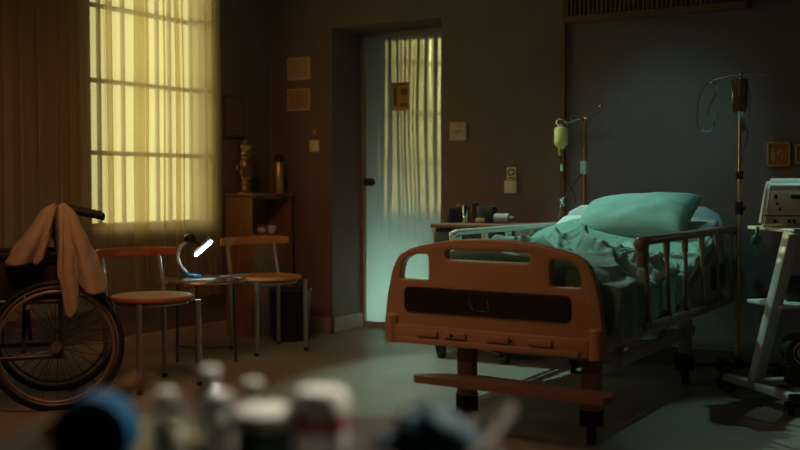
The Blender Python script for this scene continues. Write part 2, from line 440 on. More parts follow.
# door sign
t, b = flat('door_notice', 'brown printed notice taped on the pale door', 'notice', -3.83, 1.513, -3.69, 1.705, 6.119, M['paper2'])
build('sheet', b, mat('brown_print_paper', (0.60, 0.32, 0.12), .7, noise_amt=.6, noise_scale=22, col2=(0.80, 0.60, 0.28)), t, world=True)
b = MB(); b.box((-3.80, 6.1145, 1.61), (.03, .0012, .13)).box((-3.73, 6.1145, 1.64), (.05, .0012, .05)).box((-3.73, 6.1145, 1.55), (.06, .0012, .02)).box((-3.76, 6.1145, 1.69), (.12, .0012, .012))
build('print', b, M['ink_soft'], t, world=True, smooth=False)
# two wall notices
for (z0, z1, lab) in ((1.72, 1.872, 'upper of the two framed paper notices above the light switch'), (1.51, 1.66, 'lower of the two framed paper notices above the light switch')):
    t, b = flat('wall_notice', lab, 'notice', -4.437, z0, -4.243, z1, 5.738, None, th=.012, group='paper notices above the switch')
    build('frame', b, mat('notice_frame', (0.70, 0.52, 0.30), .5), t, world=True)
    b = MB(); b.box((-4.34, 5.7255, (z0 + z1) / 2), (.18, .002, z1 - z0 - .014)); build('sheet', b, M['paper2'] if z0 > 1.6 else mat('browned_paper', (0.58, 0.36, 0.20), .8, noise_amt=.2, noise_scale=25), t, world=True)
    lines('print', t, -4.42, z0 + .012, -4.26, z1 - .014, 5.7238, 11, M['ink_soft'], h=.005, seed=int(z0 * 100))
t, b = flat('light_switch', 'small dark brown switch plate above the cream box by the door recess', 'switch', -4.222, 1.335, -4.182, 1.382, 5.738, None, th=.012)
build('plate', b, M['frame_or'], t, world=True); b = MB(); b.box((-4.202, 5.723, 1.358), (.012, .008, .016), bev=.002); build('toggle', b, M['cream'], t, world=True)
t, b = flat('switch_box', 'square cream wall switch left of the door recess', 'switch', -4.242, 1.225, -4.166, 1.305, 5.738, None, th=.02)
build('plate', b, M['cream'], t, world=True); b = MB(); b.box((-4.204, 5.716, 1.265), (.045, .006, .055), bev=.002); build('rocker', b, M['cream'], t, world=True)
# picture right of door
t, b = flat('small_picture', 'small pale square picture on the wall between door and bed', 'picture', -3.156, 1.278, -3.04, 1.392, 5.738, None, th=.014)
build('frame', b, mat('pale_frame', (0.55, 0.42, 0.32), .5), t, world=True)
b = MB(); b.box((-3.098, 5.7235, 1.335), (.096, .002, .094)); build('sheet', b, mat('faded_print', (0.62, 0.52, 0.45), .8, noise_amt=.3, noise_scale=30), t, world=True)
b = MB(); b.tube([(-3.13, 5.722, 1.32), (-3.11, 5.722, 1.335), (-3.10, 5.722, 1.325), (-3.08, 5.722, 1.34), (-3.065, 5.722, 1.33)], .003, 6, smooth=4).box((-3.085, 5.722, 1.365), (.003, .001, .025))
build('print', b, M['ink_soft'], t, world=True)
# cross sign + box
t, b = flat('cross_sign', 'small dark sign with a pale cross above the cream wall box', 'sign', -2.762, 1.033, -2.703, 1.108, 5.738, None, th=.01)
build('plate', b, M['cream'], t, world=True)
b = MB(); b.cyl((-2.7325, 5.7285, 1.078), (-2.7325, 5.7265, 1.078), .024, n=20).box((-2.7325, 5.7275, 1.043), (.046, .002, .008))
build('dark_disc', b, mat('olive_ink', (0.05, 0.05, 0.02), .6), t, world=True)
b = MB(); b.box((-2.7325, 5.7262, 1.078), (.034, .002, .011)).box((-2.7325, 5.7262, 1.078), (.011, .002, .034))
build('cross', b, M['cream'], t, world=True, smooth=False)
t, b = flat('wall_box', 'cream square box fixed on the wall under the cross sign', 'switch', -2.772, .950, -2.695, 1.027, 5.738, None, th=.025)
build('plate', b, M['cream'], t, world=True); b = MB(); b.box((-2.7335, 5.7115, .988), (.05, .004, .055), bev=.0015); build('cover', b, M['cream'], t, world=True)
# right pictures
def framed(x0, z0, x1, z1, lab, fig=True):
    t = thing('framed_picture', lab, 'picture', ((x0 + x1) / 2, 5.738, z0))
    b = MB(); w = .011
    for c, d in ((((x0 + x1) / 2, 5.728, z0 + w / 2), (x1 - x0, .02, w)), (((x0 + x1) / 2, 5.728, z1 - w / 2), (x1 - x0, .02, w)), ((x0 + w / 2, 5.728, (z0 + z1) / 2), (w, .02, z1 - z0)), ((x1 - w / 2, 5.728, (z0 + z1) / 2), (w, .02, z1 - z0))): b.box(c, d, bev=.002)
    build('frame', b, mat('picture_frame_wood', (0.62, 0.26, 0.10), .5), t, world=True)
    b = MB(); b.box(((x0 + x1) / 2, 5.733, (z0 + z1) / 2), (x1 - x0 - .01, .006, z1 - z0 - .01)); build('print', b, M['frame_or'], t, world=True, smooth=False)
    if fig:
        b = MB(); cx = (x0 + x1) / 2; cz = (z0 + z1) / 2
        b.box((cx - .03, 5.729, cz - .012), (.018, .002, .05)).ball((cx - .03, 5.729, cz + .026), .008, (1, .15, 1), 10).box((cx + .025, 5.729, cz - .005), (.028, .002, .006)).box((cx + .016, 5.729, cz), (.006, .002, .06)).box((cx + .036, 5.729, cz - .008), (.006, .002, .05)).box((cx, 5.729, cz + .01), (.012, .002, .03), rot=Matrix.Rotation(.5, 4, 'Y'))
        build('figure', b, mat('print_pale', (0.62, 0.36, 0.18), .6), t, world=True, smooth=False)
framed(-1.238, 1.097, -1.118, 1.228, 'small orange framed picture with pale figures on the right wall')
framed(-1.095, 1.11, -1.0, 1.215, 'dark framed picture cut by the right edge of the photo', False)
# picture on left wall beside curtain
t = thing('corner_notice', 'dark brown framed notice on the window wall beside the curtain', 'notice', (-4.598, 5.345, 1.31))
b = MB(); b.box((-4.59, 5.345, 1.45), (.015, .20, .275), bev=.002); build('frame', b, M['wood_dark'], t, world=True)
b = MB(); b.box((-4.5815, 5.345, 1.45), (.003, .18, .255)); build('sheet', b, mat('dim_paper', (0.17, 0.09, 0.05), .8), t, world=True)
b = MB()
for k in range(9): b.box((-4.5795, 5.345, 1.35 + k * .025), (.001, .14 - .03 * (k % 3), .007))
build('print', b, mat('print_brown', (0.28, 0.16, 0.08), .8), t, world=True, smooth=False)

# vertical trim and slatted box over the bed
b = MB(); b.box((-2.392, 5.728, CZ / 2), (.016, .024, CZ)); struct('trim_4', b, M['gold_trim'])
t = thing('slatted_wall_box', 'dark wooden box with vertical slats high on the wall above the bed', 'wall box', (-1.86, 5.738, 1.945))
b = MB(); b.box((-1.86, 5.72, 2.2), (1.02, .02, .48))
b.box((-1.855, 5.69, 1.955), (1.04, .09, .035), bev=.004).box((-1.855, 5.69, 2.44), (1.04, .09, .03)).box((-2.366, 5.69, 2.2), (.018, .09, .47)).box((-1.342, 5.69, 2.2), (.018, .09, .47))
build('box_frame', b, M['wood_slat'], t, world=True, smooth=False)
b = MB()
for k in range(38): b.box((-2.345 + k * .0265, 5.652, 2.2), (.013, .016, .45))
build('slats', b, M['wood_slat'], t, world=True, smooth=False)

# ------------------------------------------------------------------ caster helper
def caster(parent, x, y, ang=0, r=.05, top=.14, world=True, w=.028, name='caster'):
    """wheel on floor at x,y (world)"""
    d = Vector((math.cos(ang), math.sin(ang), 0)); n = Vector((-d.y, d.x, 0))
    p = Vector((x, y, r)); bm = MB()
    off = d * (r * .55)
    for s in (-1, 1): bm.bar(p + n * (w * .5 + .004) * s, p + off + n * (w * .5 + .004) * s + Vector((0, 0, r * 1.15)), .004, r * .8, up=tuple(n))
    bm.box(p + off * .9 + Vector((0, 0, r * 1.2)), (r * 1.3, w + .016, r * .3), rz=ang, bev=.003)
    bm.cyl(p + off + Vector((0, 0, r * 1.1)), (p.x + off.x, p.y + off.y, top), r * .22)
    c = build(name, bm, M['darksteel'], parent, world=world)
    b2 = MB(); b2.cyl(p - n * w * .5, p + n * w * .5, r, n=24)
    m_ = MB()
    k = build('wheel', b2, M['rubber'], c, world=world)
    m_.cyl(p - n * (w * .5 + .002), p + n * (w * .5 + .002), r * .6, n=20)
    build('hub', m_, M['darksteel'] if r < .04 else M['steel'], c, world=world)
    return c

# ------------------------------------------------------------------ bed
BX0, BX1 = -2.336, -1.372
bed = thing('hospital_bed', 'hospital bed with brown plastic footboard and folding side rails', 'bed', (-1.855, 4.7, 0))
top = [(-2.336, .345), (-2.337, .44), (-2.326, .535), (-2.306, .63), (-2.283, .69), (-2.255, .718), (-2.215, .737), (-2.15, .755), (-2.06, .772), (-1.96, .783), (-1.857, .787),
       (-1.75, .783), (-1.64, .771), (-1.55, .753), (-1.49, .737), (-1.452, .716), (-1.427, .688), (-1.404, .63), (-1.385, .535), (-1.373, .44), (-1.372, .345)]
holes = [
    [(-2.262, .617), (-2.255, .611), (-2.135, .611), (-2.127, .62), (-2.127, .706), (-2.136, .717), (-2.19, .716), (-2.222, .706), (-2.245, .685), (-2.256, .655)],
    rrect(-2.047, .697, -1.672, .738, .018),
    [(-1.590, .622), (-1.582, .612), (-1.470, .612), (-1.461, .62), (-1.466, .655), (-1.476, .685), (-1.498, .706), (-1.528, .714), (-1.582, .715), (-1.590, .706)]]
plate('footboard', [top] + holes, 3.675, .045, M['brown_plastic'], bev=.009, parent=bed)
plate('footboard_panel', [rrect(-2.238, .478, -1.502, .582, .025)], 3.668, .012, M['dark_panel'], bev=.003, parent=bed, label='charcoal recessed panel')
b = MB()
b.tube([(-1.93, 3.6665, .55), (-1.925, 3.6665, .515), (-1.91, 3.6665, .50)], .0022, 6, smooth=4).tube([(-1.85, 3.6665, .55), (-1.845, 3.6665, .505)], .0022, 6).tube([(-1.90, 3.6665, .50), (-1.855, 3.6665, .498)], .002, 6)
build('footboard_marking', b, M['leg_brown'], bed, world=True)
# lower foot beam with end caps
b = MB(); b.box((-1.855, 3.685, .385), (.86, .05, .075), bev=.008).box((-1.86, 3.655, .362), (.80, .02, .024), bev=.004)
for x in (-2.12, -1.99, -1.80, -1.62): b.box((x, 3.655, .395), (.10, .015, .026), bev=.005)
build('foot_beam', b, M['brown_plastic'], bed, world=True)
for x in (-2.0, -1.74):
    b = MB(); b.cyl((x, 3.648, .395), (x, 3.64, .395), .007); build('bolt', b, M['black'], bed, world=True)
for x in (-2.298, -1.402):
    b = MB(); b.cyl((x, 3.685, .345), (x, 3.685, .455), .032, n=24); b.ball((x, 3.685, .455), .032, (1, 1, .4), 20); build('corner_bumper', b, M['brown_plastic'], bed, world=True)
# foot bumper plate (pointed at left)
b = MB(); b.poly([(-2.165, 3.625), (-2.145, 3.605), (-1.34, 3.585), (-1.32, 3.605), (-1.33, 3.69), (-1.9, 3.76), (-2.10, 3.71), (-2.165, 3.645)], .028, c=(0, 0, .198))
build('foot_step', b, M['leg_brown'], bed, world=True)
# base frame + legs
b = MB()
for x in (-2.10, -1.52): b.bar((x, 4.25, .25), (x, 5.35, .25), .035, .05, bev=.004).bar((x, 4.26, .25), (x, 3.80, .375), .03, .04, bev=.004)
for y in (4.3, 4.75, 5.2): b.bar((-2.1, y, .25), (-1.52, y, .25), .04, .04)
for y in (4.35, 4.95):
    for x in (-2.06, -1.56): b.bar((x, y, .25), (x, y + .18, .42), .03, .02)
build('base_frame', b, M['bedmetal'], bed, world=True)
for x, y, a in ((-2.01, 3.80, R(118)), (-1.465, 3.80, R(111)), (-2.10, 5.18, R(112)), (-1.51, 5.2, R(108))):
    b = MB(); b.box((x, y, .265 if y < 4.5 else .28), (.075 if y < 4.5 else .06, .05, .28 if y < 4.5 else .26), bev=.008); lg = build('leg', b, M['leg_brown'] if y < 4.5 else M['bedmetal'], bed, world=True)
    caster(lg, x, y, a, r=.062, top=.17, w=.035)
# deck side frame
b = MB()
for x in (-2.31, -1.40): b.bar((x, 3.72, .40), (x, 5.5, .40), .03, .06, bev=.005)
for y in (3.74, 4.3, 4.9, 5.48): b.bar((-2.31, y, .40), (-1.40, y, .40), .03, .04)
build('deck_frame', b, M['bedmetal'], bed, world=True)
# backrest panel
a = math.atan2(.30, .75)
b = MB(); b.bar((-1.855, 4.74, .43), (-1.855, 5.50, .70), .90, .02); build('backrest_panel', b, M['bedmetal'], bed, world=True)
for x in (-1.40, -2.31):
    b = MB(); b.box((x, 5.40, .53), (.02, .22, .13), bev=.01); build('blue_side_panel', b, M['blue_vinyl'], bed, world=True, label='blue panel beside the raised backrest')
# mattress with raised head
def mtop(y): return .565 if y < 4.72 else .565 + (y - 4.72) * .36
prof = []
ys = [3.74 + i * (5.50 - 3.74) / 44 for i in range(45)]
b = MB()
def mt(u, v):
    y = 3.745 + u * (5.50 - 3.745); a = v * 2 * PI
    # superellipse section
    ex = .16; cx = math.cos(a); sz = math.sin(a)
    X = .44 * math.copysign(abs(cx) ** ex, cx); Zz = .062 * math.copysign(abs(sz) ** .35, sz)
    s = 1
    e = min(u, 1 - u) * 44
    if e < 1: X *= .965 + .035 * e; Zz *= .7 + .3 * e
    return (-1.855 + X, y, mtop(y) - .062 + Zz)
b.grid(mt, 44, 64)
bmesh.ops.remove_doubles(b.bm, verts=b.bm.verts, dist=1e-4)
bmesh.ops.holes_fill(b.bm, edges=[e for e in b.bm.edges if e.is_boundary], sides=0)
mattress = build('mattress', b, M['sheet'], bed, world=True, angle=60)
# headboard
plate('headboard', [[(-2.30, .40), (-2.30, .80), (-2.27, .85), (-2.20, .885), (-1.855, .90), (-1.51, .885), (-1.44, .85), (-1.41, .80), (-1.41, .40)]], 5.515, .035, M['sheet'], bev=.01, parent=bed, label='pale headboard')

# side rails
def rail(x, mtop_, side, y0=4.06, y1=5.55):
    zt = .775
    b = MB(); b.tube([(x, y0, zt - .012), (x, y0 + .03, zt), (x, y1 - .03, zt - .002), (x, y1, zt - .02)], .019 if side > 0 else .015, 14)
    r = build('side_rail', b, mtop_, bed, world=True)
    b = MB(); b.box((x, y0 + .025, zt - .06), (.035, .07, .09), bev=.012).ball((x, y0 + .0, zt - .01), .03 if side > 0 else .019, n=14); build('rail_lock', b, M['brown_plastic_dk'] if side > 0 else M['railpale'], r, world=True)
    ys = [y0 + .05, y0 + .33, y0 + .60, y0 + .87, y0 + 1.14, y0 + 1.40]
    for k, y in enumerate(ys):
        zb = .43 - .02 * k / 5
        b = MB(); yb_ = y + .06
        b.cyl((x, y, zt - .01), (x, yb_, zb), .0095, n=10)
        b.cyl((x, y, zt - .015), (x, y + .012, zt - .075), .017, .013, n=12)
        b.cyl((x, yb_ - .006, zb + .035), (x, yb_, zb - .01), .013, .016, n=12)
        build('baluster', b, mtop_ if side > 0 else M['railpale'], r, world=True)
    b = MB(); b.bar((x, y0 + .06, .425), (x, y1 - .06, .405), .02, .032, bev=.004); build('lower_rail', b, M['brown_plastic_dk'] if side > 0 else M['railpale'], r, world=True)
rail(-1.352, M['brown_plastic_dk'], 1, 4.03, 5.53)
rail(-2.358, M['railpale'], -1, 4.31, 5.55)

# ---- pillow
def pillow_mesh(w, h, t, seed):
    b = MB(); N = 56
    def f(sgn):
        def g(u, v):
            x = (u - .5) * 2; y = (v - .5) * 2
            ed = (1 - abs(x) ** 2.6) * (1 - abs(y) ** 2.6); ed = max(ed, 0) ** .48
            pin = 1 - .07 * (x * x * (1 - 0) * abs(y) ** 4) 
            X = x * w / 2 * (1 - .05 * (1 - y * y)) ; Y = y * h / 2 * (1 - .07 * (1 - x * x))
            wr = .012 * noise.noise(Vector((x * 2.5 + seed, y * 2.5, 1))) + .010 * (1 - abs(noise.noise(Vector((x * 2.2 + y * 2.5, y * 1.4 - x, seed)))) * 3) * (abs(x) ** 2)
            return (X, Y, sgn * (ed * t / 2 + (wr if ed > .02 else 0) * ed))
        return g
    b.grid(f(1), N, N); b.grid(f(-1), N, N)
    bmesh.ops.remove_doubles(b.bm, verts=b.bm.verts, dist=2e-4)
    return b
p = thing('pillow', 'large pale green pillow propped against the raised bed head', 'pillow', (-1.80, 5.26, .768))
b = pillow_mesh(.64, .36, .21, 4.0)
mt_ = Matrix.Translation((0.0, 0, .055)) @ Matrix.Rotation(R(-4), 4, 'Y') @ Matrix.Rotation(R(-6), 4, 'Z') @ Matrix.Rotation(R(33), 4, 'X')
bmesh.ops.transform(b.bm, matrix=mt_, verts=b.bm.verts)
build('pillow_case', b, M['pillow_cloth'], p, angle=80)

#BLANKET#
def blanket():
    rnd = random.Random(21)
    # folds: centre (s, y), direction angle, half length, width, height, bend
    folds = [(.05, 4.55, R(125), .34, .030, .050, .25), (-.12, 4.62, R(118), .26, .024, .040, -.2), (.16, 4.42, R(140), .30, .034, .048, .3),
             (.24, 4.62, R(60), .22, .026, .042, .2), (.30, 4.25, R(150), .24, .030, .045, -.2), (.36, 4.50, R(25), .22, .024, .038, .3),
             (.42, 4.15, R(10), .26, .022, .034, .1), (.44, 4.36, R(-12), .26, .022, .036, .1), (.42, 4.60, R(8), .24, .020, .030, -.2),
             (-.28, 4.40, R(70), .26, .030, .042, .2), (-.30, 4.05, R(40), .22, .030, .040, .2), (-.05, 4.1, R(165), .30, .032, .040, .2), (.0, 3.92, R(5), .30, .028, .036, .1)]
    for k in range(46):
        folds.append((rnd.uniform(-.46, .50), rnd.uniform(3.85, 5.1), R(rnd.gauss(128, 42)), rnd.uniform(.07, .20), rnd.uniform(.011, .024), rnd.uniform(.012, .030), rnd.uniform(-.6, .6)))
    for k in range(80):
        folds.append((rnd.uniform(-.46, .56), rnd.uniform(3.85, 5.1), R(rnd.gauss(120, 50)), rnd.uniform(.05, .16), rnd.uniform(.005, .010), rnd.uniform(.006, .014), rnd.uniform(-1, 1)))
    pre = [(cs, cy, math.cos(a_), math.sin(a_), L_, w_, h_, bd) for cs, cy, a_, L_, w_, h_, bd in folds]
    def fold(s, y):
        t = 0
        for cs, cy, ca_, sa_, L_, w_, h_, bd in pre:
            dx = s - cs; dy = y - cy
            p = dx * ca_ + dy * sa_
            if abs(p) > L_: continue
            q = -dx * sa_ + dy * ca_ + bd * p * p
            if q < -3.2 * w_ or q > 3.2 * w_: continue
            e = 1 - (p / L_) ** 2; wq = w_ * (.55 if q > 0 else 1.0)   # one steep flank
            t += 1.2 * h_ * e * (1.0 / (1 + (q / wq) ** 2) - .12)
        return t
    hw = .44
    def base(s, y):
        n1 = noise.noise(Vector((s * 2.4, y * 2.4, 5)))
        m = .115 + .07 * n1 + .03 * math.exp(-((y - 4.62) / .22) ** 2) - .10 * min(1, max(0, (y - 4.62) / .3))
        m += .05 * min(1, max(0, (4.2 - y) / .2)); m = max(.02, m)
        a_ = min(1, abs(s) / (hw + .03))
        top_ = mtop(y) + .008 + m * (1 - a_ ** 5)
        if abs(s) <= hw: return Vector((-1.855 + s, y, top_))
        d = abs(s) - hw; sg = 1 if s > 0 else -1
        r_ = .035
        if d < r_ * PI / 2:
            an_ = d / r_; x = hw + r_ * math.sin(an_); dz = r_ * (1 - math.cos(an_))
        else: x = hw + r_; dz = r_ + (d - r_ * PI / 2)
        zed = mtop(y) + .008 + m * (1 - (hw / (hw + .03)) ** 5)
        if y < 4.02: x += .035 * min(1, (4.02 - y) * 12)
        return Vector((-1.855 + sg * x, y, zed - dz))
    def f(u, v):
        skirt = max(0, .07 - v) / .07
        v = max(0, (v - .07) / .93)
        y = 3.765 + v * 1.44
        hem = .20 + .04 * min(1, max(0, (4.2 - y) / .2)) + .06 * noise.noise(Vector((y * 4, 3, 1))) - .16 * min(1, max(0, (y - 4.55) / .4))
        s0 = -(hw + .10) + (hw - .17) * (1 - min(1, v / .30)) ** .7
        s = s0 + u * (hw + hem - s0)
        y2 = y + .05 * noise.noise(Vector((s * 3, y * 2, 12))) * min(1, v * 8)
        P = base(s, y2)
        e = .004
        du = base(s + e, y2) - base(s - e, y2); dv = base(s, y2 + e) - base(s, y2 - e)
        n = du.cross(dv); n.normalize()
        k = fold(s + .05 * noise.noise(Vector((s * 4, y * 4, 3))), y)
        k += .010 * noise.noise(Vector((s * 9, y * 9, 4))) + .003 * noise.noise(Vector((s * 30, y * 30, 4)))
        if s > hw + .04:     # vertical pleats in the overhang, kept inside the rail
            k = k * .35 + .012 * (1 - abs(noise.noise(Vector((y * 9, s * 1.5, 6)))) * 3)
            k = max(-.01, min(k, .010 if y > 3.98 else .03))
        if skirt > 0:
            k *= 1 - skirt * .7; Q = P + n * k; Q.z -= min(.26, max(0, Q.z - .44)) * skirt; Q.y = max(3.742, Q.y - .012 * skirt + .012 * math.sin(s * 38) * skirt); return Q
        return P + n * k
    b = MB(); b.grid(f, 190, 210)
    return b
bl = build('blanket', blanket(), M['green_cloth'], None, angle=80)
tag(bl, 'crumpled teal green blanket lying bunched on the hospital bed', 'blanket')
#END#

# ------------------------------------------------------------------ round seat chairs
def chair(loc, ang, label, backmat):
    t = thing('bistro_chair', label, 'chair', loc, ang, 'round-seated wooden chairs by the window')
    # local: front = -y, width along x
    b = MB(); b.lathe([(0, .428), (.15, .428), (.192, .43), (.203, .437), (.203, .447), (.195, .454), (.15, .452), (.0, .450)], n=40)
    build('seat', b, backmat, t)
    b = MB(); b.tube([(.17 * math.cos(2 * PI * k / 24), .17 * math.sin(2 * PI * k / 24), .418) for k in range(24)], .009, 8, closed=True); build('seat_ring', b, M['chairmetal'], t)
    L = .168
    for sx, sy in ((-1, -1), (1, -1)):
        b = MB(); b.cyl((sx * L, sy * L * .95, 0.008), (sx * L * .98, sy * L * .93, .43), .0135, n=14); lg = build('leg', b, M['chairmetal'], t)
        b = MB(); b.cyl((sx * L, sy * L * .95, 0), (sx * L, sy * L * .95, .02), .014, n=14); build('foot_cap', b, M['rubber'], lg)
    for sx in (-1, 1):
        b = MB(); b.tube([(sx * L, L, 0.008), (sx * L * .98, L, .43), (sx * L * .97, L + .025, .56), (sx * L * .95, L + .045, .66)], .012, 14, smooth=5); lg = build('leg', b, M['chairmetal'], t)
        b = MB(); b.cyl((sx * L, L, 0), (sx * L, L, .02), .014, n=14); build('foot_cap', b, M['rubber'], lg)
    # curved wooden back
    def bk(sgn):
        def f(u, v):
            a = (u - .5) * 2
            x = a * .235; y = .245 - .085 * a * a + sgn * .008
            hh = .026 * (1 - .25 * a ** 6)
            edge = 1 if .05 < v < .95 else .5
            z = .655 + (v - .5) * 2 * hh
            return (x, .245 - .085 * a * a + sgn * .008 * edge, z)
        return f
    b = MB(); b.grid(bk(1), 32, 8); b.grid(bk(-1), 32, 8)
    bmesh.ops.bridge_loops(b.bm, edges=[e for e in b.bm.edges if e.is_boundary])
    build('backrest', b, backmat, t, angle=50)
    return t
cf = math.atan2(-.476, .88)     # facing direction
rotc = cf + PI / 2
chair((-3.753, 3.748, 0), rotc + R(14), 'reddish wooden round-seated chair beside the wheelchair, left of the lamp table', M['wood_red'])
chair((-3.97, 4.93, 0), rotc + .12, 'honey wooden round-seated chair right of the lamp table, before the cabinet', M['wood_honey'])

# ------------------------------------------------------------------ side table
tb = thing('round_side_table', 'small round dark table carrying the glowing lamp between two chairs', 'table', (-3.95, 4.33, 0))
b = MB(); b.lathe([(0, .465), (.215, .465), (.235, .468), (.24, .475), (.238, .482), (.225, .483), (.222, .477), (0, .477)], n=48); build('tabletop', b, mat('dark_varnished_top', (0.09, 0.04, 0.02), .22, coat=.5), tb)
b = MB(); b.tube([(.238 * math.cos(2 * PI * k / 48), .238 * math.sin(2 * PI * k / 48), .472) for k in range(48)], .006, 8, closed=True); build('rim', b, M['brass'], tb)
an = [R(-58), R(60), R(182)]
lp = [(.19 * math.cos(x), .19 * math.sin(x)) for x in an]
for (x, y) in lp:
    b = MB(); b.cyl((x, y, 0), (x * .95, y * .95, .465), .008, n=12); build('leg', b, M['darksteel'], tb)
b = MB()
for (x, y) in lp: b.cyl((0, 0, .09), (x, y, .09), .005, n=8)
b.ball((0, 0, .09), .012); build('stretcher', b, M['darksteel'], tb)

# desk lamp (on table)
lx, ly = -3.995, 4.295
lm = thing('desk_lamp', 'small bent-neck desk lamp shining bluish white on the round table', 'lamp', (lx, ly, .484))
rgt = Vector((.852, .524, 0)); tow = Vector((.524, -.852, 0))
O = Vector((0, 0, 0))
b = MB(); b.box((0, 0, .012), (.10, .05, .02), rz=R(-10), bev=.006).bar((-.02, -.01, .02), (-.055, -.03, .055), .028, .014, bev=.004)
build('base', b, M['blue_plastic'], lm)
N0 = rgt * -.03 + Vector((0, 0, .03))
pts = [N0, rgt * -.065 + Vector((0, 0, .075)), rgt * -.078 + Vector((0, 0, .13)), rgt * -.055 + Vector((0, 0, .18)), rgt * -.01 + Vector((0, 0, .21))]
b = MB(); b.tube(pts, .009, 10, smooth=6); build('neck', b, M['white_plastic'], lm)
b = MB(); b.ball(rgt * -.012 + Vector((0, 0, .222)), .034, (1, 1, .8), 18); build('hinge', b, M['black'], lm)
hA = rgt * .022 + tow * .015 + Vector((0, 0, .125)); hB = rgt * .115 + tow * .03 + Vector((0, 0, .205))
ax = (hB - hA).normalized(); nrm = (rgt * .35 + tow * .75 + Vector((0, 0, -.55))); nrm = (nrm - ax * nrm.dot(ax)).normalized()
b = MB(); b.bar(hA - ax * .008 - nrm * .012, hB + ax * .008 - nrm * .012, .05, .012, up=tuple(nrm), bev=.005)
b.bar(rgt * -.005 + Vector((0, 0, .215)), (hA + hB) / 2 - nrm * .015, .012, .012)
build('lamp_shade', b, M['black'], lm)
b = MB(); b.cyl(hA, hB, .006, n=16); build('light_tube', b, emit('lamp_led', (0.62, 1.0, 0.98), 130), lm)
# papers and phone on table
t = thing('magazine', 'thin pale open magazine lying under the desk lamp', 'magazine', (-3.93, 4.27, .4778))
b = MB(); b.box((.01, 0, .003), (.17, .13, .006), rz=.5, bev=.001); build('pages', b, M['paper'], t)
b = MB(); b.box((.01, 0, .0068), (.165, .125, .001), rz=.5); build('cover', b, mat('magazine_cover', (.30, .28, .22), .4, noise_amt=.6, noise_scale=12), t)
t = thing('phone', 'dark handset lying at the right edge of the lamp table', 'phone', (-3.785, 4.44, .484))
b = MB(); b.bar((-.09, -.05, .006), (.06, .03, .020), .05, .010, bev=.004); build('body', b, mat('grey_gloss', (.12, .13, .13), .2), t)
b = MB(); b.bar((-.06, -.034, .0145), (.03, .014, .0225), .04, .002); build('screen', b, M['dark_panel'], t)

# ------------------------------------------------------------------ corner cabinet and its things
cb = thing('corner_cabinet', 'tall narrow dark wooden cabinet in the corner right of the curtain', 'cabinet', (-4.47, 5.46, 0))
b = MB(); b.box((-4.47, 5.46, .03), (.22, .42, .06)).box((-4.575, 5.46, .49), (.015, .42, .86)).box((-4.47, 5.255, .49), (.22, .015, .86)).box((-4.47, 5.665, .49), (.22, .015, .86))
b.box((-4.47, 5.46, .07), (.21, .40, .02)).box((-4.47, 5.46, .67), (.21, .40, .018)).box((-4.47, 5.46, .915), (.21, .40, .015))
build('body', b, M['cab_wood'], cb, world=True, smooth=False)
b = MB(); b.box((-4.465, 5.46, .935), (.245, .45, .02), bev=.006); build('cabinet_top', b, M['cab_wood'], cb, world=True)
b = MB(); b.box((-4.355, 5.46, .37), (.018, .41, .59), bev=.003); d_ = build('door', b, M['cab_wood'], cb, world=True)
b = MB(); b.ball((-4.335, 5.30, .40), .012); build('knob', b, M['brass'], d_, world=True)
b = MB(); b.lathe([(0, 0), (.06, 0), (.06, .008), (.035, .016), (.028, .03), (.04, .045), (.045, .06), (.034, .078), (.028, .088), (.044, .1), (.044, .106), (0, .106)], (-4.49, 5.34, .945)); t = thing('samovar_urn', 'slim brass and glass urn standing on the corner cabinet', 'urn', (-4.49, 5.34, .945))
build('stand', b, M['brass'], t, world=True)
b = MB(); b.lathe([(0, .106), (.045, .106), (.056, .125), (.058, .17), (.056, .215), (.045, .23), (0, .23)], (-4.49, 5.34, .945)); build('body', b, mat('dull_copper', (.30, .15, .08), .3, metal=.8), t, world=True)
b = MB(); b.lathe([(0, .23), (.034, .23), (.03, .242), (.044, .256), (.044, .268), (.03, .28), (.036, .29), (.046, .31), (.046, .318), (.03, .33), (.012, .335), (.014, .35), (0, .355)], (-4.49, 5.34, .945)); build('lid', b, M['brass'], t, world=True)
b = MB()
for s in (-1, 1): b.tube([(-4.49, 5.34 + s * .05, 1.09), (-4.49, 5.34 + s * .078, 1.10), (-4.49, 5.34 + s * .078, 1.13), (-4.49, 5.34 + s * .05, 1.14)], .005, 8, smooth=4)
build('handles', b, M['brass'], t, world=True)
t = thing('thermos', 'tall pale brass thermos with a black cap on the corner cabinet', 'thermos', (-4.40, 5.585, .945))
b = MB(); b.lathe([(0, 0), (.032, 0), (.034, .006), (.034, .20), (.026, .215), (0, .215)], (-4.40, 5.585, .945)); build('body', b, mat('pale_brass', (.62, .45, .24), .35, metal=.9), t, world=True)
b = MB(); b.lathe([(0, .213), (.031, .213), (.031, .25), (.026, .256), (0, .256)], (-4.40, 5.585, .945)); build('cap', b, M['black'], t, world=True)
t = thing('red_tin', 'small red and white tin on the open cabinet shelf', 'tin', (-4.42, 5.42, .679))
b = MB(); b.lathe([(0, 0), (.03, 0), (.03, .055), (0, .055)], (-4.42, 5.42, .679)); build('body', b, M['red'], t, world=True)
b = MB(); b.lathe([(.0306, .012), (.0306, .038)], (-4.42, 5.42, .679)); build('pale_band', b, M['label_white'], t, world=True)
t = thing('white_cup', 'small white cup on the open cabinet shelf', 'cup', (-4.40, 5.50, .679))
b = MB(); b.lathe([(0, .003), (.02, .0), (.03, .05), (.027, .05), (.018, .008), (0, .008)], (-4.40, 5.50, .679)); build('body', b, M['label_white'], t, world=True)
b = MB(); b.tube([(-4.40, 5.53, .72), (-4.40, 5.55, .715), (-4.40, 5.55, .70), (-4.40, 5.525, .692)], .004, 8, smooth=4); build('handle', b, M['label_white'], t, world=True)
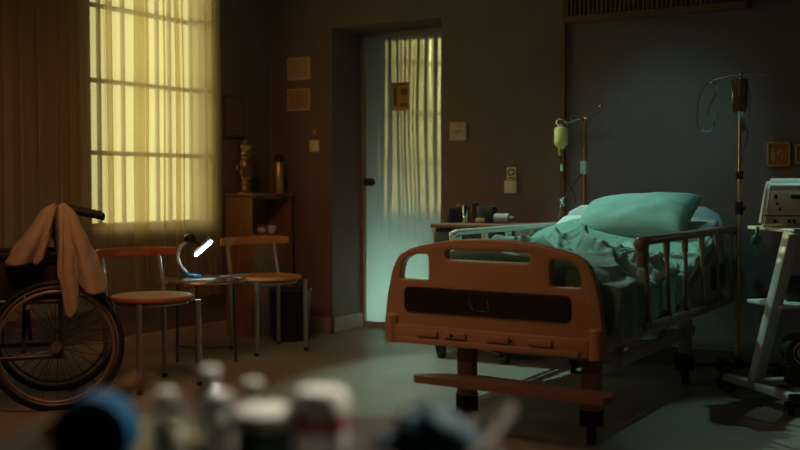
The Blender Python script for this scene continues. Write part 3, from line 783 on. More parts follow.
t = thing('waste_bin', 'dark round waste bin on the floor behind the honey chair', 'bin', (-4.12, 5.34, 0))
b = MB(); b.lathe([(0, 0), (.115, 0), (.125, .02), (.135, .32), (.14, .33), (.13, .33), (.118, .02), (0, .02)], (-4.12, 5.34, 0), n=36); build('body', b, mat('dark_bin', (.03, .02, .025), .35), t, world=True)
b = MB(); b.tube([(-4.12 + .137 * math.cos(2 * PI * k / 36), 5.34 + .137 * math.sin(2 * PI * k / 36), .33) for k in range(36)], .005, 8, closed=True); build('rim', b, M['darksteel'], t, world=True)
# wall socket by the table
t = thing('wall_socket', 'small cream wall socket low on the wall under the window', 'socket', (-4.598, 4.95, .26))
b = MB(); b.box((-4.592, 4.95, .30), (.012, .075, .075), bev=.003); build('plate', b, M['cream'], t, world=True)
b = MB(); b.cyl((-4.585, 4.94, .30), (-4.5845, 4.94, .30), .004).cyl((-4.585, 4.96, .30), (-4.5845, 4.96, .30), .004); build('holes', b, M['black'], t, world=True)

# ------------------------------------------------------------------ bedside cabinet
bs = thing('bedside_cabinet', 'pale bedside cabinet on casters with a brown top left of the bed', 'cabinet', (-2.72, 5.42, 0))
b = MB(); b.box((-2.975, 5.42, .44), (.018, .42, .62)).box((-2.455, 5.42, .44), (.018, .42, .62)).box((-2.715, 5.62, .44), (.52, .015, .62)).box((-2.715, 5.42, .14), (.52, .42, .02)).box((-2.715, 5.42, .60), (.52, .42, .015))
build('body', b, M['cart_white'], bs, world=True, smooth=False)
b = MB(); b.box((-2.71, 5.43, .765), (.57, .46, .024), bev=.006); build('cabinet_top', b, M['wood_slat'], bs, world=True)
b = MB(); b.box((-2.715, 5.205, .37), (.50, .018, .42), bev=.003); d_ = build('door', b, M['dark_panel'], bs, world=True)
b = MB(); b.tube([(-2.51, 5.195, .42), (-2.51, 5.175, .42), (-2.51, 5.175, .34), (-2.51, 5.195, .34)], .005, 8); build('handle', b, M['chrome'], d_, world=True)
b = MB(); b.box((-2.715, 5.205, .675), (.50, .018, .11), bev=.003); d_ = build('drawer', b, M['dark_panel'], bs, world=True)
b = MB(); b.tube([(-2.76, 5.195, .68), (-2.76, 5.175, .68), (-2.67, 5.175, .68), (-2.67, 5.195, .68)], .005, 8); build('handle', b, M['chrome'], d_, world=True)
for x, y, a in ((-2.93, 5.22, 2.5), (-2.64 + .1, 5.24, 2.8), (-2.93, 5.58, 1), (-2.5, 5.58, 1)): caster(bs, x, y, a, r=.035, top=.13)
zt = .778
# items on it
def jar(x, y, r, h, m, label, cat='mug', name='dark_mug', lid=None, grp=None, handle=False):
    t = thing(name, label, cat, (x, y, zt), 0, grp)
    b = MB(); b.lathe([(0, .0), (r * .93, 0), (r, .006), (r, h - .004), (r * .96, h), (r * .88, h - .004), (r * .86, .012), (0, .01)], (0, 0, 0)); build('body', b, m, t)
    if handle:
        b = MB(); b.tube([(r * .9, 0, h * .8), (r + .022, 0, h * .75), (r + .022, 0, h * .3), (r * .9, 0, h * .22)], .0045, 8, smooth=4); build('handle', b, m, t)
    if lid:
        b = MB(); b.lathe([(0, h - .002), (r * 1.02, h - .002), (r * 1.02, h + .015), (0, h + .017)], (0, 0, 0)); build('lid', b, lid, t)
    return t
jar(-2.975, 5.42, .028, .085, M['black'], 'black mug at the left end of the bedside cabinet top', handle=True)
jar(-2.94, 5.47, .027, .095, mat('dark_brown_glaze', (.05, .025, .015), .25), 'dark brown jar with tan lid on the bedside cabinet', 'jar', 'lidded_jar', lid=mat('tan_lid', (.30, .17, .09), .5))
jar(-2.885, 5.43, .022, .10, mat('shiny_steel_cup', (.55, .58, .56), .15, metal=1), 'shiny steel tumbler among the mugs on the bedside cabinet', 'tumbler', 'steel_tumbler')
jar(-2.835, 5.44, .024, .10, mat('dark_red_glaze', (.06, .02, .015), .2), 'dark reddish bottle-tin beside the steel tumbler', 'tin', 'dark_tin', lid=M['black'])
t = thing('black_case', 'black boxy case standing right of the mugs on the bedside cabinet', 'case', (-2.755, 5.45, zt))
b = MB(); b.box((0, 0, .049), (.11, .07, .098), bev=.012); build('body', b, M['black'], t)
b = MB(); b.box((-.02, -.045, .014), (.06, .02, .028), bev=.004); build('tan_flap', b, mat('tan_flap', (.34, .20, .10), .6), t)
t = thing('paper_roll', 'small grey ribbed paper roll lying on the bedside cabinet', 'paper roll', (-2.64, 5.42, zt + .0025))
b = MB(); b.cyl((-.045, 0, .028), (.045, 0, .028), .027, n=24)
for k in range(7): b.tube([(-.04 + k * .0133, .0275 * math.cos(2 * PI * j / 16), .028 + .0275 * math.sin(2 * PI * j / 16)) for j in range(16)], .0025, 6, closed=True)
build('roll', b, mat('grey_paper', (.38, .33, .30), .8), t)
b = MB(); b.cyl((-.047, 0, .028), (.075, 0, .028), .012, n=16); build('core', b, mat('brown_core', (.22, .14, .1), .7), t)

# ------------------------------------------------------------------ IV stands
def ivstand(name, label, x, y, h, rbase, arms, rot, base_m, polem, nleg=5, cast=True):
    t = thing(name, label, 'drip stand', (x, y, 0))
    b = MB()
    for k in range(nleg):
        a = rot + 2 * PI * k / nleg; b.bar((x, y, .085), (x + rbase * math.cos(a), y + rbase * math.sin(a), .065), .026, .02, bev=.005)
    b.lathe([(0, .06), (.035, .06), (.035, .1), (.02, .125), (0, .125)], (x, y, 0))
    build('base', b, base_m, t, world=True)
    for k in range(nleg):
        a = rot + 2 * PI * k / nleg; caster(t, x + rbase * math.cos(a), y + rbase * math.sin(a), a, r=.024, top=.066, w=.018)
    b = MB(); b.cyl((x, y, .09), (x, y, h * .56), .0115, n=16).cyl((x, y, h * .55), (x, y, h), .0085, n=16); build('pole', b, polem, t, world=True)
    b = MB(); b.cyl((x, y, h * .54), (x, y, h * .58), .02, n=16).cyl((x, y, h * .56), (x + .03, y - .02, h * .56), .008, n=10); build('height_collar', b, M['black'], t, world=True)
    return t
# left stand
L = ivstand('drip_stand', 'drip stand behind the left of the bed head holding the yellow bottle', -2.223, 5.63, 1.385, .05, None, 0.3, M['darksteel'], M['gold_trim'])
b = MB(); b.tube([(-2.345, 5.55, 1.335), (-2.36, 5.55, 1.35), (-2.355, 5.55, 1.372), (-2.335, 5.555, 1.375), (-2.30, 5.57, 1.355), (-2.26, 5.60, 1.375), (-2.223, 5.63, 1.372), (-2.16, 5.60, 1.395), (-2.115, 5.58, 1.41), (-2.095, 5.575, 1.425), (-2.10, 5.57, 1.445), (-2.12, 5.575, 1.44)], .006, 8, smooth=5)
b.tube([(-2.31, 5.56, 1.34), (-2.29, 5.57, 1.36), (-2.275, 5.59, 1.40), (-2.25, 5.6, 1.395)], .005, 8, smooth=4)
b.box((-2.223, 5.625, 1.375), (.03, .03, .03), bev=.005)
build('hook_arm', b, M['chrome'], L, world=True)
b = MB(); b.box((-2.222, 5.615, 1.10), (.038, .035, .075), bev=.008); build('clamp', b, M['white_plastic'], L, world=True, label='pale grey clamp')
# bottle
t = thing('drip_bottle', 'glowing yellow fluid bottle hanging from the left drip stand', 'drip bottle', (-2.335, 5.55, 1.18))
b = MB(); b.lathe([(0, .02), (.014, .02), (.018, .03), (.034, .045), (.040, .06), (.040, .135), (.034, .148), (.012, .152), (0, .152)], (0, 0, 0)); build('bottle', b, M['fluid_y'], t)
b = MB(); b.lathe([(0, -.012), (.015, -.012), (.017, 0), (.017, .022), (0, .022)], (0, 0, 0)); build('cap', b, M['steel'], t)
b = MB(); b.tube([(0, 0, .15), (.006, 0, .16), (0, 0, .172), (-.006, 0, .16), (0, 0, .15)], .002, 6, smooth=3); build('hanger', b, M['chrome'], t)
t = thing('drip_line', 'clear drip tubing hanging from the yellow bottle to the bed', 'tubing', (-2.335, 5.55, .85))
b = MB(); b.tube([(-2.335, 5.55, 1.168), (-2.33, 5.55, 1.10), (-2.30, 5.55, 1.02), (-2.26, 5.56, .96), (-2.25, 5.56, .90)], .003, 6, smooth=5)
b.tube([(-2.223, 5.60, 1.07), (-2.25, 5.57, 1.02), (-2.30, 5.55, .94), (-2.335, 5.55, .86), (-2.35, 5.55, .80)], .0045, 6, smooth=5)
build('line', b, M['tube'], t, world=True)
b = MB(); b.bar((-2.335, 5.545, .92), (-2.31, 5.545, .88), .012, .008, bev=.003).bar((-2.318, 5.545, .93), (-2.335, 5.545, .87), .010, .006, bev=.002).cyl((-2.33, 5.55, 1.12), (-2.328, 5.55, 1.08), .008); build('roller_clamp', b, M['white_plastic'], t, world=True)
# right stand
Rr = ivstand('drip_stand', 'tall brass-coloured drip stand right of the bed beside the monitor cart', -1.305, 5.42, 1.575, .26, None, 0.9, M['black'], M['brass'])
b = MB()
b.tube([(-1.455, 5.42, 1.555), (-1.47, 5.42, 1.54), (-1.455, 5.42, 1.528), (-1.44, 5.42, 1.54), (-1.38, 5.42, 1.553), (-1.305, 5.42, 1.562), (-1.22, 5.42, 1.558), (-1.17, 5.42, 1.548), (-1.155, 5.42, 1.535), (-1.165, 5.42, 1.52), (-1.178, 5.42, 1.53)], .004, 8, smooth=5)
b.box((-1.305, 5.42, 1.562), (.022, .022, .03), bev=.004)
b.tube([(-1.305, 5.42, 1.57), (-1.30, 5.39, 1.578), (-1.30, 5.375, 1.565), (-1.30, 5.385, 1.55)], .004, 8, smooth=4)
build('hook_arm', b, M['chrome'], Rr, world=True)
b = MB(); b.cyl((-1.305, 5.42, 1.03), (-1.305, 5.42, 1.07), .019).box((-1.305, 5.405, 1.05), (.03, .03, .03), bev=.006); build('clamp', b, M['black'], Rr, world=True)
t = thing('fluid_bag', 'empty brownish fluid bag hanging at the right drip stand top', 'drip bag', (-1.30, 5.385, 1.36))
def bag(u, v, s):
    a = (u - .5) * 2; c = (v - .5) * 2
    return (a * .04 * (1 - .25 * max(0, -c) ** 3), s * .012 * (1 - a * a) * (1 - c * c), .09 + c * .085)
b = MB(); b.grid(lambda u, v: bag(u, v, 1), 12, 16); b.grid(lambda u, v: bag(u, v, -1), 12, 16); bmesh.ops.remove_doubles(b.bm, verts=b.bm.verts, dist=1e-5)
b.tube([(-.008, 0, .172), (0, 0, .19), (.008, 0, .172)], .002, 6, smooth=3); build('bag', b, M['fluid_b'], t)
b = MB(); b.cyl((0, 0, .01), (0, 0, -.03), .006).cyl((.015, 0, .01), (.015, 0, -.012), .005); build('port', b, M['white_plastic'], t)
b = MB(); b.lathe([(0, -.09), (.007, -.09), (.011, -.08), (.011, -.045), (.006, -.03), (0, -.03)], (.02, 0, 0)); build('drip_chamber', b, M['tube'], t)
t = thing('drip_tube', 'thin clear tube looped from the left hook of the tall drip stand', 'tubing', (-1.455, 5.42, 1.27))
b = MB(); b.tube([(-1.455, 5.415, 1.535), (-1.49, 5.41, 1.50), (-1.515, 5.41, 1.44), (-1.52, 5.41, 1.36), (-1.515, 5.41, 1.30), (-1.48, 5.41, 1.278), (-1.445, 5.41, 1.285), (-1.43, 5.41, 1.33)], .003, 6, smooth=6)
b.tube([(-1.445, 5.415, 1.53), (-1.42, 5.41, 1.50), (-1.435, 5.41, 1.45), (-1.46, 5.41, 1.40), (-1.465, 5.41, 1.36)], .0035, 6, smooth=6)
build('line', b, M['tube'], t, world=True)
b = MB(); b.tube([(-1.50, 5.41, 1.285), (-1.475, 5.41, 1.275), (-1.45, 5.41, 1.28), (-1.44, 5.41, 1.30)], .005, 6, smooth=3).cyl((-1.42, 5.41, 1.51), (-1.422, 5.41, 1.48), .006).cyl((-1.428, 5.41, 1.37), (-1.43, 5.41, 1.34), .005)
build('connector', b, mat('teal_plastic', (.12, .35, .34), .3), t, world=True)
t = thing('drip_tube', 'thin clear tube falling beside the brown fluid bag', 'tubing', (-1.27, 5.39, 1.2))
b = MB(); b.tube([(-1.28, 5.385, 1.30), (-1.26, 5.385, 1.27), (-1.265, 5.385, 1.22), (-1.28, 5.39, 1.17), (-1.285, 5.4, 1.12)], .003, 6, smooth=5).tube([(-1.31, 5.38, 1.56), (-1.26, 5.38, 1.50), (-1.25, 5.38, 1.42), (-1.255, 5.385, 1.33)], .003, 6, smooth=5)
build('line', b, M['tube'], t, world=True)

# ------------------------------------------------------------------ monitor cart (local: front = -y)
ca = thing('monitor_cart', 'white wheeled equipment cart with slanted uprights at the right edge', 'cart', (-.94, 5.04, 0), R(45.3))
# local coordinates: x to the right, -y to the front
b = MB()
for sx in (-1, 1):
    x = sx * .20
    b.bar((x, .27, .075), (x, -.26, .075), .05, .035, bev=.006)
b.bar((-.20, .10, .075), (.20, .10, .075), .06, .03, bev=.005).bar((-.2, -.24, .075), (.2, -.24, .075), .05, .03, bev=.005)
build('base', b, M['cart_white'], ca)
for sx in (-1, 1):
    b = MB(); b.bar((sx * .20, .03, .09), (sx * .20, -.235, .796), .05, .055, up=(1, 0, 0), bev=.004)
    build('upright', b, M['cart_white'], ca)
b = MB(); b.box((.03, -.07, .803), (.46, .36, .016), bev=.004).tube([(-.20, -.20, .80), (-.22, -.20, .80), (-.22, -.06, .80), (-.20, -.06, .80)], .005, 8); build('tray', b, M['cart_white'], ca)
b = MB(); b.box((0, -.03, .46), (.40, .28, .016), bev=.004); build('shelf', b, M['cart_white'], ca)
for (x, y, a) in ((-.20, -.25, 1.2), (.20, -.25, 2), (-.20, .25, -1), (.20, .25, -2)):
    q = wmat(ca) @ Vector((x, y, 0)); caster(ca, q.x, q.y, a + .5, r=.034, top=.07, w=.024)
b = MB(); b.box((-.20, -.268, .075), (.054, .02, .04), bev=.004); build('bumper', b, M['black'], ca)
# monitor
mo = thing('patient_monitor', 'pale grey medical monitor with a small dark display on the cart tray', 'monitor', (-.962, 4.925, .812), R(15))
b = MB(); b.poly([(-.13, 0), (.12, 0), (.10, .17), (.07, .205), (-.02, .222), (-.06, .20), (-.085, .17)], .32, rot=Matrix.Rotation(R(90), 4, 'Z') @ Matrix.Rotation(R(90), 4, 'X'), c=(-.13, 0, 0))
for v in b.bm.verts: v.co.x = .03 + (v.co.x - .03) * (1 - .20 * (v.co.z / .22) ** 1.3)
bmesh.ops.bevel(b.bm, geom=list(b.bm.edges), offset=.016, segments=3, affect='EDGES')
mb_ = build('body', b, M['machine_grey'], mo, angle=60)
# front face: from (y=-.13,z=0) to (-.085,.17)
fa = math.atan2(.045, .17)
def onface(x, z, dx, dz, m, name, par, th=.004, bev=.001, cyl=False):
    yf = -.13 + .045 * z / .17
    rot = Matrix.Rotation(-fa, 4, 'X')
    b = MB()
    if cyl:
        b.cyl((0, .002, 0), (0, -th - .002, 0), dx / 2, n=18); bmesh.ops.transform(b.bm, matrix=Matrix.Translation((x, yf, z)) @ rot, verts=b.bm.verts)
    else: b.box((x, yf - th / 2, z), (dx, th, dz), rot=rot, bev=bev)
    return build(name, b, m, par)
onface(.03, .095, .22, .12, mat('panel_grey', (.58, .64, .58), .4), 'front_panel', mo, .004)
onface(.035, .135, .075, .018, M['dark_panel'], 'display', mo, .008)
b_ = [(-.065, .135, .012, .02), (-.06, .105, .010, .012), (-.05, .080, .010, .012)]
for q in b_: onface(q[0], q[1], q[2], q[3], M['black'], 'button', mo, .008)
onface(.03, .085, .03, .03, M['machine_grey'], 'knob', mo, .018, cyl=True); onface(.09, .09, .018, .02, M['machine_grey'], 'knob', mo, .014, cyl=True)
for x in (-.07, -.01, .01, .06, .11): onface(x, .026, .016, .016, M['black'], 'socket', mo, .007, cyl=True)
b = MB(); b.box((.02, -.123, .052), (.28, .004, .004)); build('groove', b, M['black'], mo)
onface(-.078, .12, .008, .05, M['label_white'], 'side_label', mo, .006)
t = thing('green_connector', 'small dark green plug hanging at the tray corner below the monitor', 'plug', (-1.08, 4.80, .72))
b = MB(); b.ball((0, 0, .035), .022, (1, 1, 1.2), 14).cyl((0, 0, .05), (.0, .03, .088), .008).cyl((0, 0, 0.015), (.01, 0, -.03), .005); build('plug', b, M['green_part'], t)
# things on the lower shelf
q = wmat(ca)
def on(x, y, z): return tuple(q @ Vector((x, y, z)))
t = thing('round_gauge', 'round dark pump with a pale dial on the cart below the shelf', 'gauge', on(-.05, -.10, .09))
b = MB(); b.cyl((0, .08, .16), (0, -.06, .16), .075, n=32).box((0, .01, .05), (.12, .14, .09), bev=.01); build('housing', b, M['black'], t)
b = MB(); b.cyl((0, -.06, .16), (0, -.067, .16), .035, n=24); build('dial', b, mat('dial_grey', (.25, .30, .29), .3), t)
b = MB(); b.tube([(.0 + .05 * math.cos(2 * PI * k / 20), -.062, .16 + .05 * math.sin(2 * PI * k / 20)) for k in range(20)], .004, 6, closed=True); build('ring', b, M['chrome'], t)
t.rotation_euler.z = R(25)
t = thing('dark_equipment_box', 'dark box on the middle shelf of the cart under the monitor', 'box', on(.06, .0, .468))
t.rotation_euler.z = R(20)
b = MB(); b.box((0, 0, .06), (.24, .18, .12), bev=.01); build('body', b, M['black'], t)
b = MB(); b.box((0, -.091, .06), (.18, .003, .05)); build('face', b, M['dark_panel'], t)
t = thing('tangled_cable', 'dark cable lying coiled on the floor behind the cart base', 'cable', (-.80, 5.44, .01))
b = MB()
pts = []
for k in range(40):
    a = k * .62; r_ = .10 + .03 * math.sin(k * 1.3)
    pts.append((-.80 + r_ * math.cos(a), 5.44 + r_ * .8 * math.sin(a), .012 + .0015 * k * .5))
b.tube(pts, .006, 8, smooth=4); build('cable', b, M['rubber'], t, world=True)

# ------------------------------------------------------------------ wheelchair (local: forward +x, left +y toward the viewer)
wc = thing('wheelchair', 'dark wheelchair seen side-on at the left with a towel over its handles', 'wheelchair', (-3.884, 3.264, 0), R(229.7))
RW = .285
for s in (1, -1):
    y = s * .235
    b = MB(); b.tube([(RW * math.cos(2 * PI * k / 64) * .985, y, RW + RW * .985 * math.sin(2 * PI * k / 64)) for k in range(64)], .013, 12, closed=True); wh = build('wheel', b, M['rubber'], wc)
    b = MB(); b.tube([(RW * .93 * math.cos(2 * PI * k / 64), y, RW + RW * .93 * math.sin(2 * PI * k / 64)) for k in range(64)], .008, 10, closed=True); build('rim', b, M['dullsteel'], wh)
    b = MB(); b.tube([(RW * .86 * math.cos(2 * PI * k / 64), y + s * .024, RW + RW * .86 * math.sin(2 * PI * k / 64)) for k in range(64)], .008, 10, closed=True)
    for k in range(6):
        a = 2 * PI * k / 6; b.cyl((RW * .86 * math.cos(a), y + s * .024, RW + RW * .86 * math.sin(a)), (RW * .93 * math.cos(a), y, RW + RW * .93 * math.sin(a)), .004, n=6)
    build('push_rim', b, M['dullsteel'], wh)
    b = MB()
    for k in range(24):
        a = 2 * PI * k / 24; a2 = a + (.22 if k % 2 else -.22)
        b.cyl((.02 * math.cos(a2), y + (.018 if k % 2 else -.018), RW + .02 * math.sin(a2)), (RW * .92 * math.cos(a), y, RW + RW * .92 * math.sin(a)), .0014, n=5)
    build('spokes', b, M['darksteel'], wh)
    b = MB(); b.cyl((0, y - .03, RW), (0, y + .03, RW), .022, n=18); build('hub', b, M['steel'], wh)
    ys = s * .19
    b = MB()
    b.tube([(-.02, ys, RW - .06), (-.02, ys, .45), (-.02, ys, .80), (-.03, ys, .875), (-.07, ys, .895)], .0115, 10, smooth=5)
    b.tube([(-.02, ys, .48), (.38, ys, .48), (.44, ys, .44), (.46, ys, .20), (.50, ys, .12)], .0115, 10, smooth=4)
    b.tube([(-.02, ys, RW - .05), (.30, ys, RW - .05), (.40, ys, .27), (.42, ys, .46)], .0115, 10, smooth=4)
    b.tube([(-.02, ys, .665), (.22, ys, .665), (.30, ys, .64), (.31, ys, .48)], .0105, 10, smooth=4)
    build('side_frame', b, M['darksteel'], wc)
    b = MB(); b.box((.12, ys, .688), (.30, .045, .03), bev=.01); build('armrest', b, M['black'], wc)
    b = MB(); b.box((.14, ys, .57), (.28, .006, .14), bev=.002); build('side_panel', b, M['seatblack'], wc)
    b = MB(); P0 = Vector((-.065, ys, .890)); P1 = Vector((-.205, ys, .858))
    b.cyl(P0, P1, .0165, n=16)
    for k in range(7): b.ball(P0.lerp(P1, k / 6), .019, (.6, 1, 1), 12)
    build('hand_grip', b, M['rubber'], wc)
    b = MB(); b.box((.56, ys - s * .06, .10), (.16, .12, .012), bev=.004); build('footplate', b, M['black'], wc)
    b = MB(); b.cyl((.36, ys - .014, .075), (.36, ys + .014, .075), .075, n=28); cw = build('caster_wheel', b, M['rubber'], wc)
    b = MB(); b.bar((.36, ys - .02, .075), (.39, ys - .02, .17), .004, .03).bar((.36, ys + .02, .075), (.39, ys + .02, .17), .004, .03).cyl((.39, ys, .16), (.39, ys, .28), .012); build('fork', b, M['darksteel'], cw)
b = MB(); b.box((.18, 0, .485), (.42, .37, .03), bev=.01); build('seat', b, M['seatblack'], wc)
b = MB(); b.box((-.005, 0, .67), (.018, .37, .36), bev=.006); build('backrest', b, M['seatblack'], wc)
b = MB(); b.bar((.12, -.2, .26), (.12, .2, .46), .02, .02).bar((.14, .2, .26), (.14, -.2, .46), .02, .02).cyl((0, -.235, RW), (0, .235, RW), .01); build('cross_brace', b, M['darksteel'], wc)
# towel draped over handles
def towel_mesh():
    hem = [(.17, -.10, .70), (.205, .10, .67), (.20, .25, .655), (.15, .285, .65), (.10, .27, .66), (.075, .29, .655), (.045, .25, .70), (.02, .12, .78), (-.012, .20, .70),
           (-.015, .325, .60), (-.045, .335, .43), (-.08, .33, .45), (-.10, .30, .56), (-.145, .33, .52), (-.20, .29, .53), (-.215, .18, .58), (-.19, .0, .62), (-.17, -.15, .66)]
    top_ = [(.03, -.15, .90), (.035, .05, .905), (.03, .19, .905), (.02, .22, .90), (.01, .225, .902), (.005, .225, .903), (.0, .222, .905), (-.01, .21, .905), (-.02, .21, .907),
            (-.03, .225, .905), (-.035, .226, .905), (-.04, .226, .905), (-.05, .225, .905), (-.055, .225, .905), (-.065, .215, .905), (-.07, .16, .905), (-.065, .0, .905), (-.06, -.15, .90)]
    H = catmull([Vector(p) for p in hem], 9); T = catmull([Vector(p) for p in top_], 9); n = len(H) - 1
    b = MB()
    def f(u, v):
        # u = -.15..1: the first rows close over the handle line
        h = H[int(round(u * n))]; t = T[int(round(u * n))]
        k = v
        p = t.lerp(h, k)
        cx = Vector((-.02, p.y * .9, .915))
        if v < .08: p = cx.lerp(p, .35 + v / .08 * .65)
        p.y += .020 * math.sin(PI * k) + .012 * math.sin(u * 42) * k
        p.x += .008 * noise.noise(Vector((u * 9, v * 5, 4))) ; p.z += .006 * noise.noise(Vector((u * 12, v * 6, 2)))
        return p
    b.grid(f, n, 40)
    return b
b = towel_mesh()
t = build('towel', b, M['towel'], None, angle=80)
t.location = wc.location; t.rotation_euler = wc.rotation_euler
tag(t, 'beige towel draped over the back and handles of the wheelchair', 'towel')
sm = t.modifiers.new('s', 'SOLIDIFY'); sm.thickness = .006

# ------------------------------------------------------------------ foreground trolley with supplies (out of focus)
F = Vector((-.524, .852, 0)); Rt = Vector((.852, .524, 0))
def fg(px, z, d):   # lateral offset from the view axis in metres, height, distance
    v = F * d + Rt * px; return Vector((v.x, v.y, z))
fr = thing('supply_trolley', 'steel supply trolley out of focus in the foreground bearing medical supplies', 'trolley', tuple(fg(-.20, 0, 1.28)), R(31.6))
ZT = .665
b = MB(); b.box((0, 0, ZT - .012), (.66, .46, .02), bev=.004); build('top_shelf', b, M['darksteel'], fr)
b = MB(); b.tube([(.20, -.23, ZT + .004), (.27, -.22, ZT + .05), (.32, -.12, ZT + .072), (.335, .0, ZT + .06), (.325, .14, ZT + .02), (.32, .20, ZT + .004)], .006, 8, smooth=5)
build('guard_rail', b, M['steel'], fr)
for sx in (-1, 1):
    for sy in (-1, 1):
        b = MB(); b.cyl((sx * .31, sy * .21, .07), (sx * .31, sy * .21, ZT - .01), .012, n=12); lg = build('leg', b, M['steel'], fr)
        q = wmat(fr) @ Vector((sx * .31, sy * .21, 0)); caster(lg, q.x, q.y, 1, r=.035, top=.08, w=.02)
b = MB(); b.box((0, 0, .25), (.64, .44, .016), bev=.003); build('lower_shelf', b, M['darksteel'], fr)
def wavy(r, h, seed, sq=1.0, amp=.35):
    b = MB()
    def f(u, v):
        a = u * 2 * PI; e = v
        rr = r * (math.sin(PI * min(1, .15 + .85 * e)) ** .45 if e < 1 else 0) * (1 + amp * noise.noise(Vector((math.cos(a) * 1.5, math.sin(a) * 1.5, e * 2 + seed))))
        return (rr * math.cos(a), rr * math.sin(a) * sq, h * e * (1 + .2 * noise.noise(Vector((math.cos(a), math.sin(a), seed)))))
    b.grid(f, 40, 18); bmesh.ops.remove_doubles(b.bm, verts=b.bm.verts, dist=1e-4); return b
# blue tape roll (ring seen from the side, dark centre)
P = fg(-.355, ZT, 1.2)
t = thing('blue_tape_roll', 'blurred blue roll with a dark centre at the left of the trolley', 'roll', tuple(P), R(31.6))
def ring(b, r, r2, w, c):
    n = 40; b.lathe([(r2, -w / 2), (r, -w / 2), (r, w / 2), (r2, w / 2), (r2, -w / 2)], c, n=n, rot=Matrix.Rotation(R(90), 4, 'X'))
b = MB(); ring(b, .046, .032, .05, (0, 0, .046)); build('roll', b, M['blue_glove'], t)
b = MB(); ring(b, .032, .006, .046, (0, 0, .046)); build('core', b, M['black'], t)
t = thing('amber_tube', 'blurred amber tube leaning behind the blue roll', 'tube', tuple(fg(-.385, ZT, 1.34)), R(31.6))
b = MB(); b.cyl((-.08, 0, .012), (.045, .0, .078), .011, n=16); build('body', b, M['wood_honey'], t)
b = MB(); b.cyl((.045, 0, .078), (.06, 0, .086), .008, n=16); build('cap', b, M['wood_dark'], t)
# glass vials
def vial(x, d, r, h, lab, lid=True):
    t = thing('glass_vial', lab, 'vial', tuple(fg(x, ZT, d)), 0, 'clear glass vials on the trolley')
    b = MB(); b.lathe([(0, .001), (r, .001), (r, h * .72), (r * .5, h * .82), (r * .5, h * .9), (r * .46, h * .9), (r * .46, h * .8), (r * .93, h * .7), (r * .93, .004), (0, .004)]); build('glass', b, M['glass'], t)
    b = MB(); b.lathe([(0, h * .89), (r * .58, h * .89), (r * .58, h), (0, h)]); build('cap', b, M['label_white'] if lid else M['chrome'], t)
    b = MB(); b.lathe([(r * 1.01, h * .2), (r * 1.01, h * .5)]); build('pale_band', b, mat('vial_glass_sheen', (.55, .5, .42), .6), t)  # pale band added so the clear glass reads whitish, as if catching light
vial(-.285, 1.26, .018, .085, 'blurred glass vial nearest the blue roll on the trolley')
vial(-.262, 1.17, .017, .06, 'short blurred glass vial at the front of the trolley cluster', False)
vial(-.245, 1.33, .020, .10, 'tall blurred glass vial at the back of the trolley cluster')
vial(-.215, 1.24, .020, .085, 'blurred glass vial in the middle of the trolley cluster')
vial(-.225, 1.15, .016, .055, 'small front blurred vial before the middle of the trolley cluster', False)
vial(-.185, 1.30, .018, .09, 'blurred glass vial nearest the white-lidded jar on the trolley')
# jar with white lid
t = thing('glass_jar', 'blurred glass jar with a white lid in the middle of the trolley', 'jar', tuple(fg(-.155, ZT, 1.17)))
b = MB(); b.lathe([(0, .001), (.031, .001), (.033, .008), (.033, .055), (.027, .066), (.025, .066), (.030, .054), (.030, .01), (0, .005)], n=32); build('glass', b, mat('teal_glass', (.10, .26, .22), .08, trans=.6), t)
b = MB(); b.lathe([(0, .064), (.034, .064), (.034, .080), (.030, .083), (0, .083)], n=32); build('lid', b, M['label_white'], t)
b = MB(); b.lathe([(0, .006), (.028, .006), (.028, .05), (0, .05)], n=24); build('contents', b, mat('dark_liquid', (.03, .03, .025), .3), t)
# bandage roll + red band
t = thing('white_bottle', 'blurred white bottle with a red band right of the glass jar', 'bottle', tuple(fg(-.09, ZT, 1.17)))
b = MB(); b.lathe([(0, 0), (.028, 0), (.030, .005), (.031, .058), (0, .06)], n=32); build('body', b, M['label_white'], t)
b = MB(); b.lathe([(.031, .060), (.031, .078), (0, .078)], n=32); build('red_band', b, M['red'], t)
b = MB(); b.lathe([(0, .076), (.031, .076), (.031, .098), (.026, .104), (0, .104)], n=32); build('cap', b, M['label_white'], t)
t = thing('cotton_roll', 'blurred white cotton roll lying before the red-banded bottle', 'cotton roll', tuple(fg(-.105, ZT, 1.08)), R(31.6))
b = MB(); b.cyl((-.02, 0, .019), (.02, 0, .019), .019, n=20); build('roll', b, M['label_white'], t)
b = MB(); b.cyl((-.021, 0, .019), (.021, 0, .019), .006, n=12); build('core', b, M['black'], t)
# teal gloves
b = wavy(.055, .088, 3.3, .8, .5)
t = thing('teal_gloves', 'blurred crumpled dark teal gloves on the right of the trolley', 'gloves', tuple(fg(.03, ZT, 1.17)), R(31.6))
build('glove_heap', b, M['teal_glove'], t)
b = MB()
for k, (dx, dz, L_) in enumerate(((-.045, .05, .05), (-.02, .075, .03), (.03, .06, .05), (.05, .04, .04))):
    b.tube([(dx * .4, -.01, dz * .6), (dx, -.02, dz), (dx * 1.3, -.03, dz - .01)], .011, 8, smooth=4)
build('glove_fingers', b, M['teal_glove'], t)
t = thing('dark_cloth', 'blurred dark brown cloth bunched between bottle and teal gloves', 'cloth', tuple(fg(-.035, ZT, 1.12)), R(31.6))
build('cloth', wavy(.042, .048, 8.1, .7, .4), mat('dark_brown_cloth', (.05, .025, .018), .8), t)
t = thing('chrome_scissors', 'blurred chrome scissors handle standing at the right of the trolley', 'scissors', tuple(fg(.120, ZT, 1.07)), R(31.6))
b = MB()
for s in (-1, 1): b.tube([(s * .013 + .012 * math.cos(2 * PI * k / 16), 0, .035 + .016 * math.sin(2 * PI * k / 16)) for k in range(16)], .003, 8, closed=True)
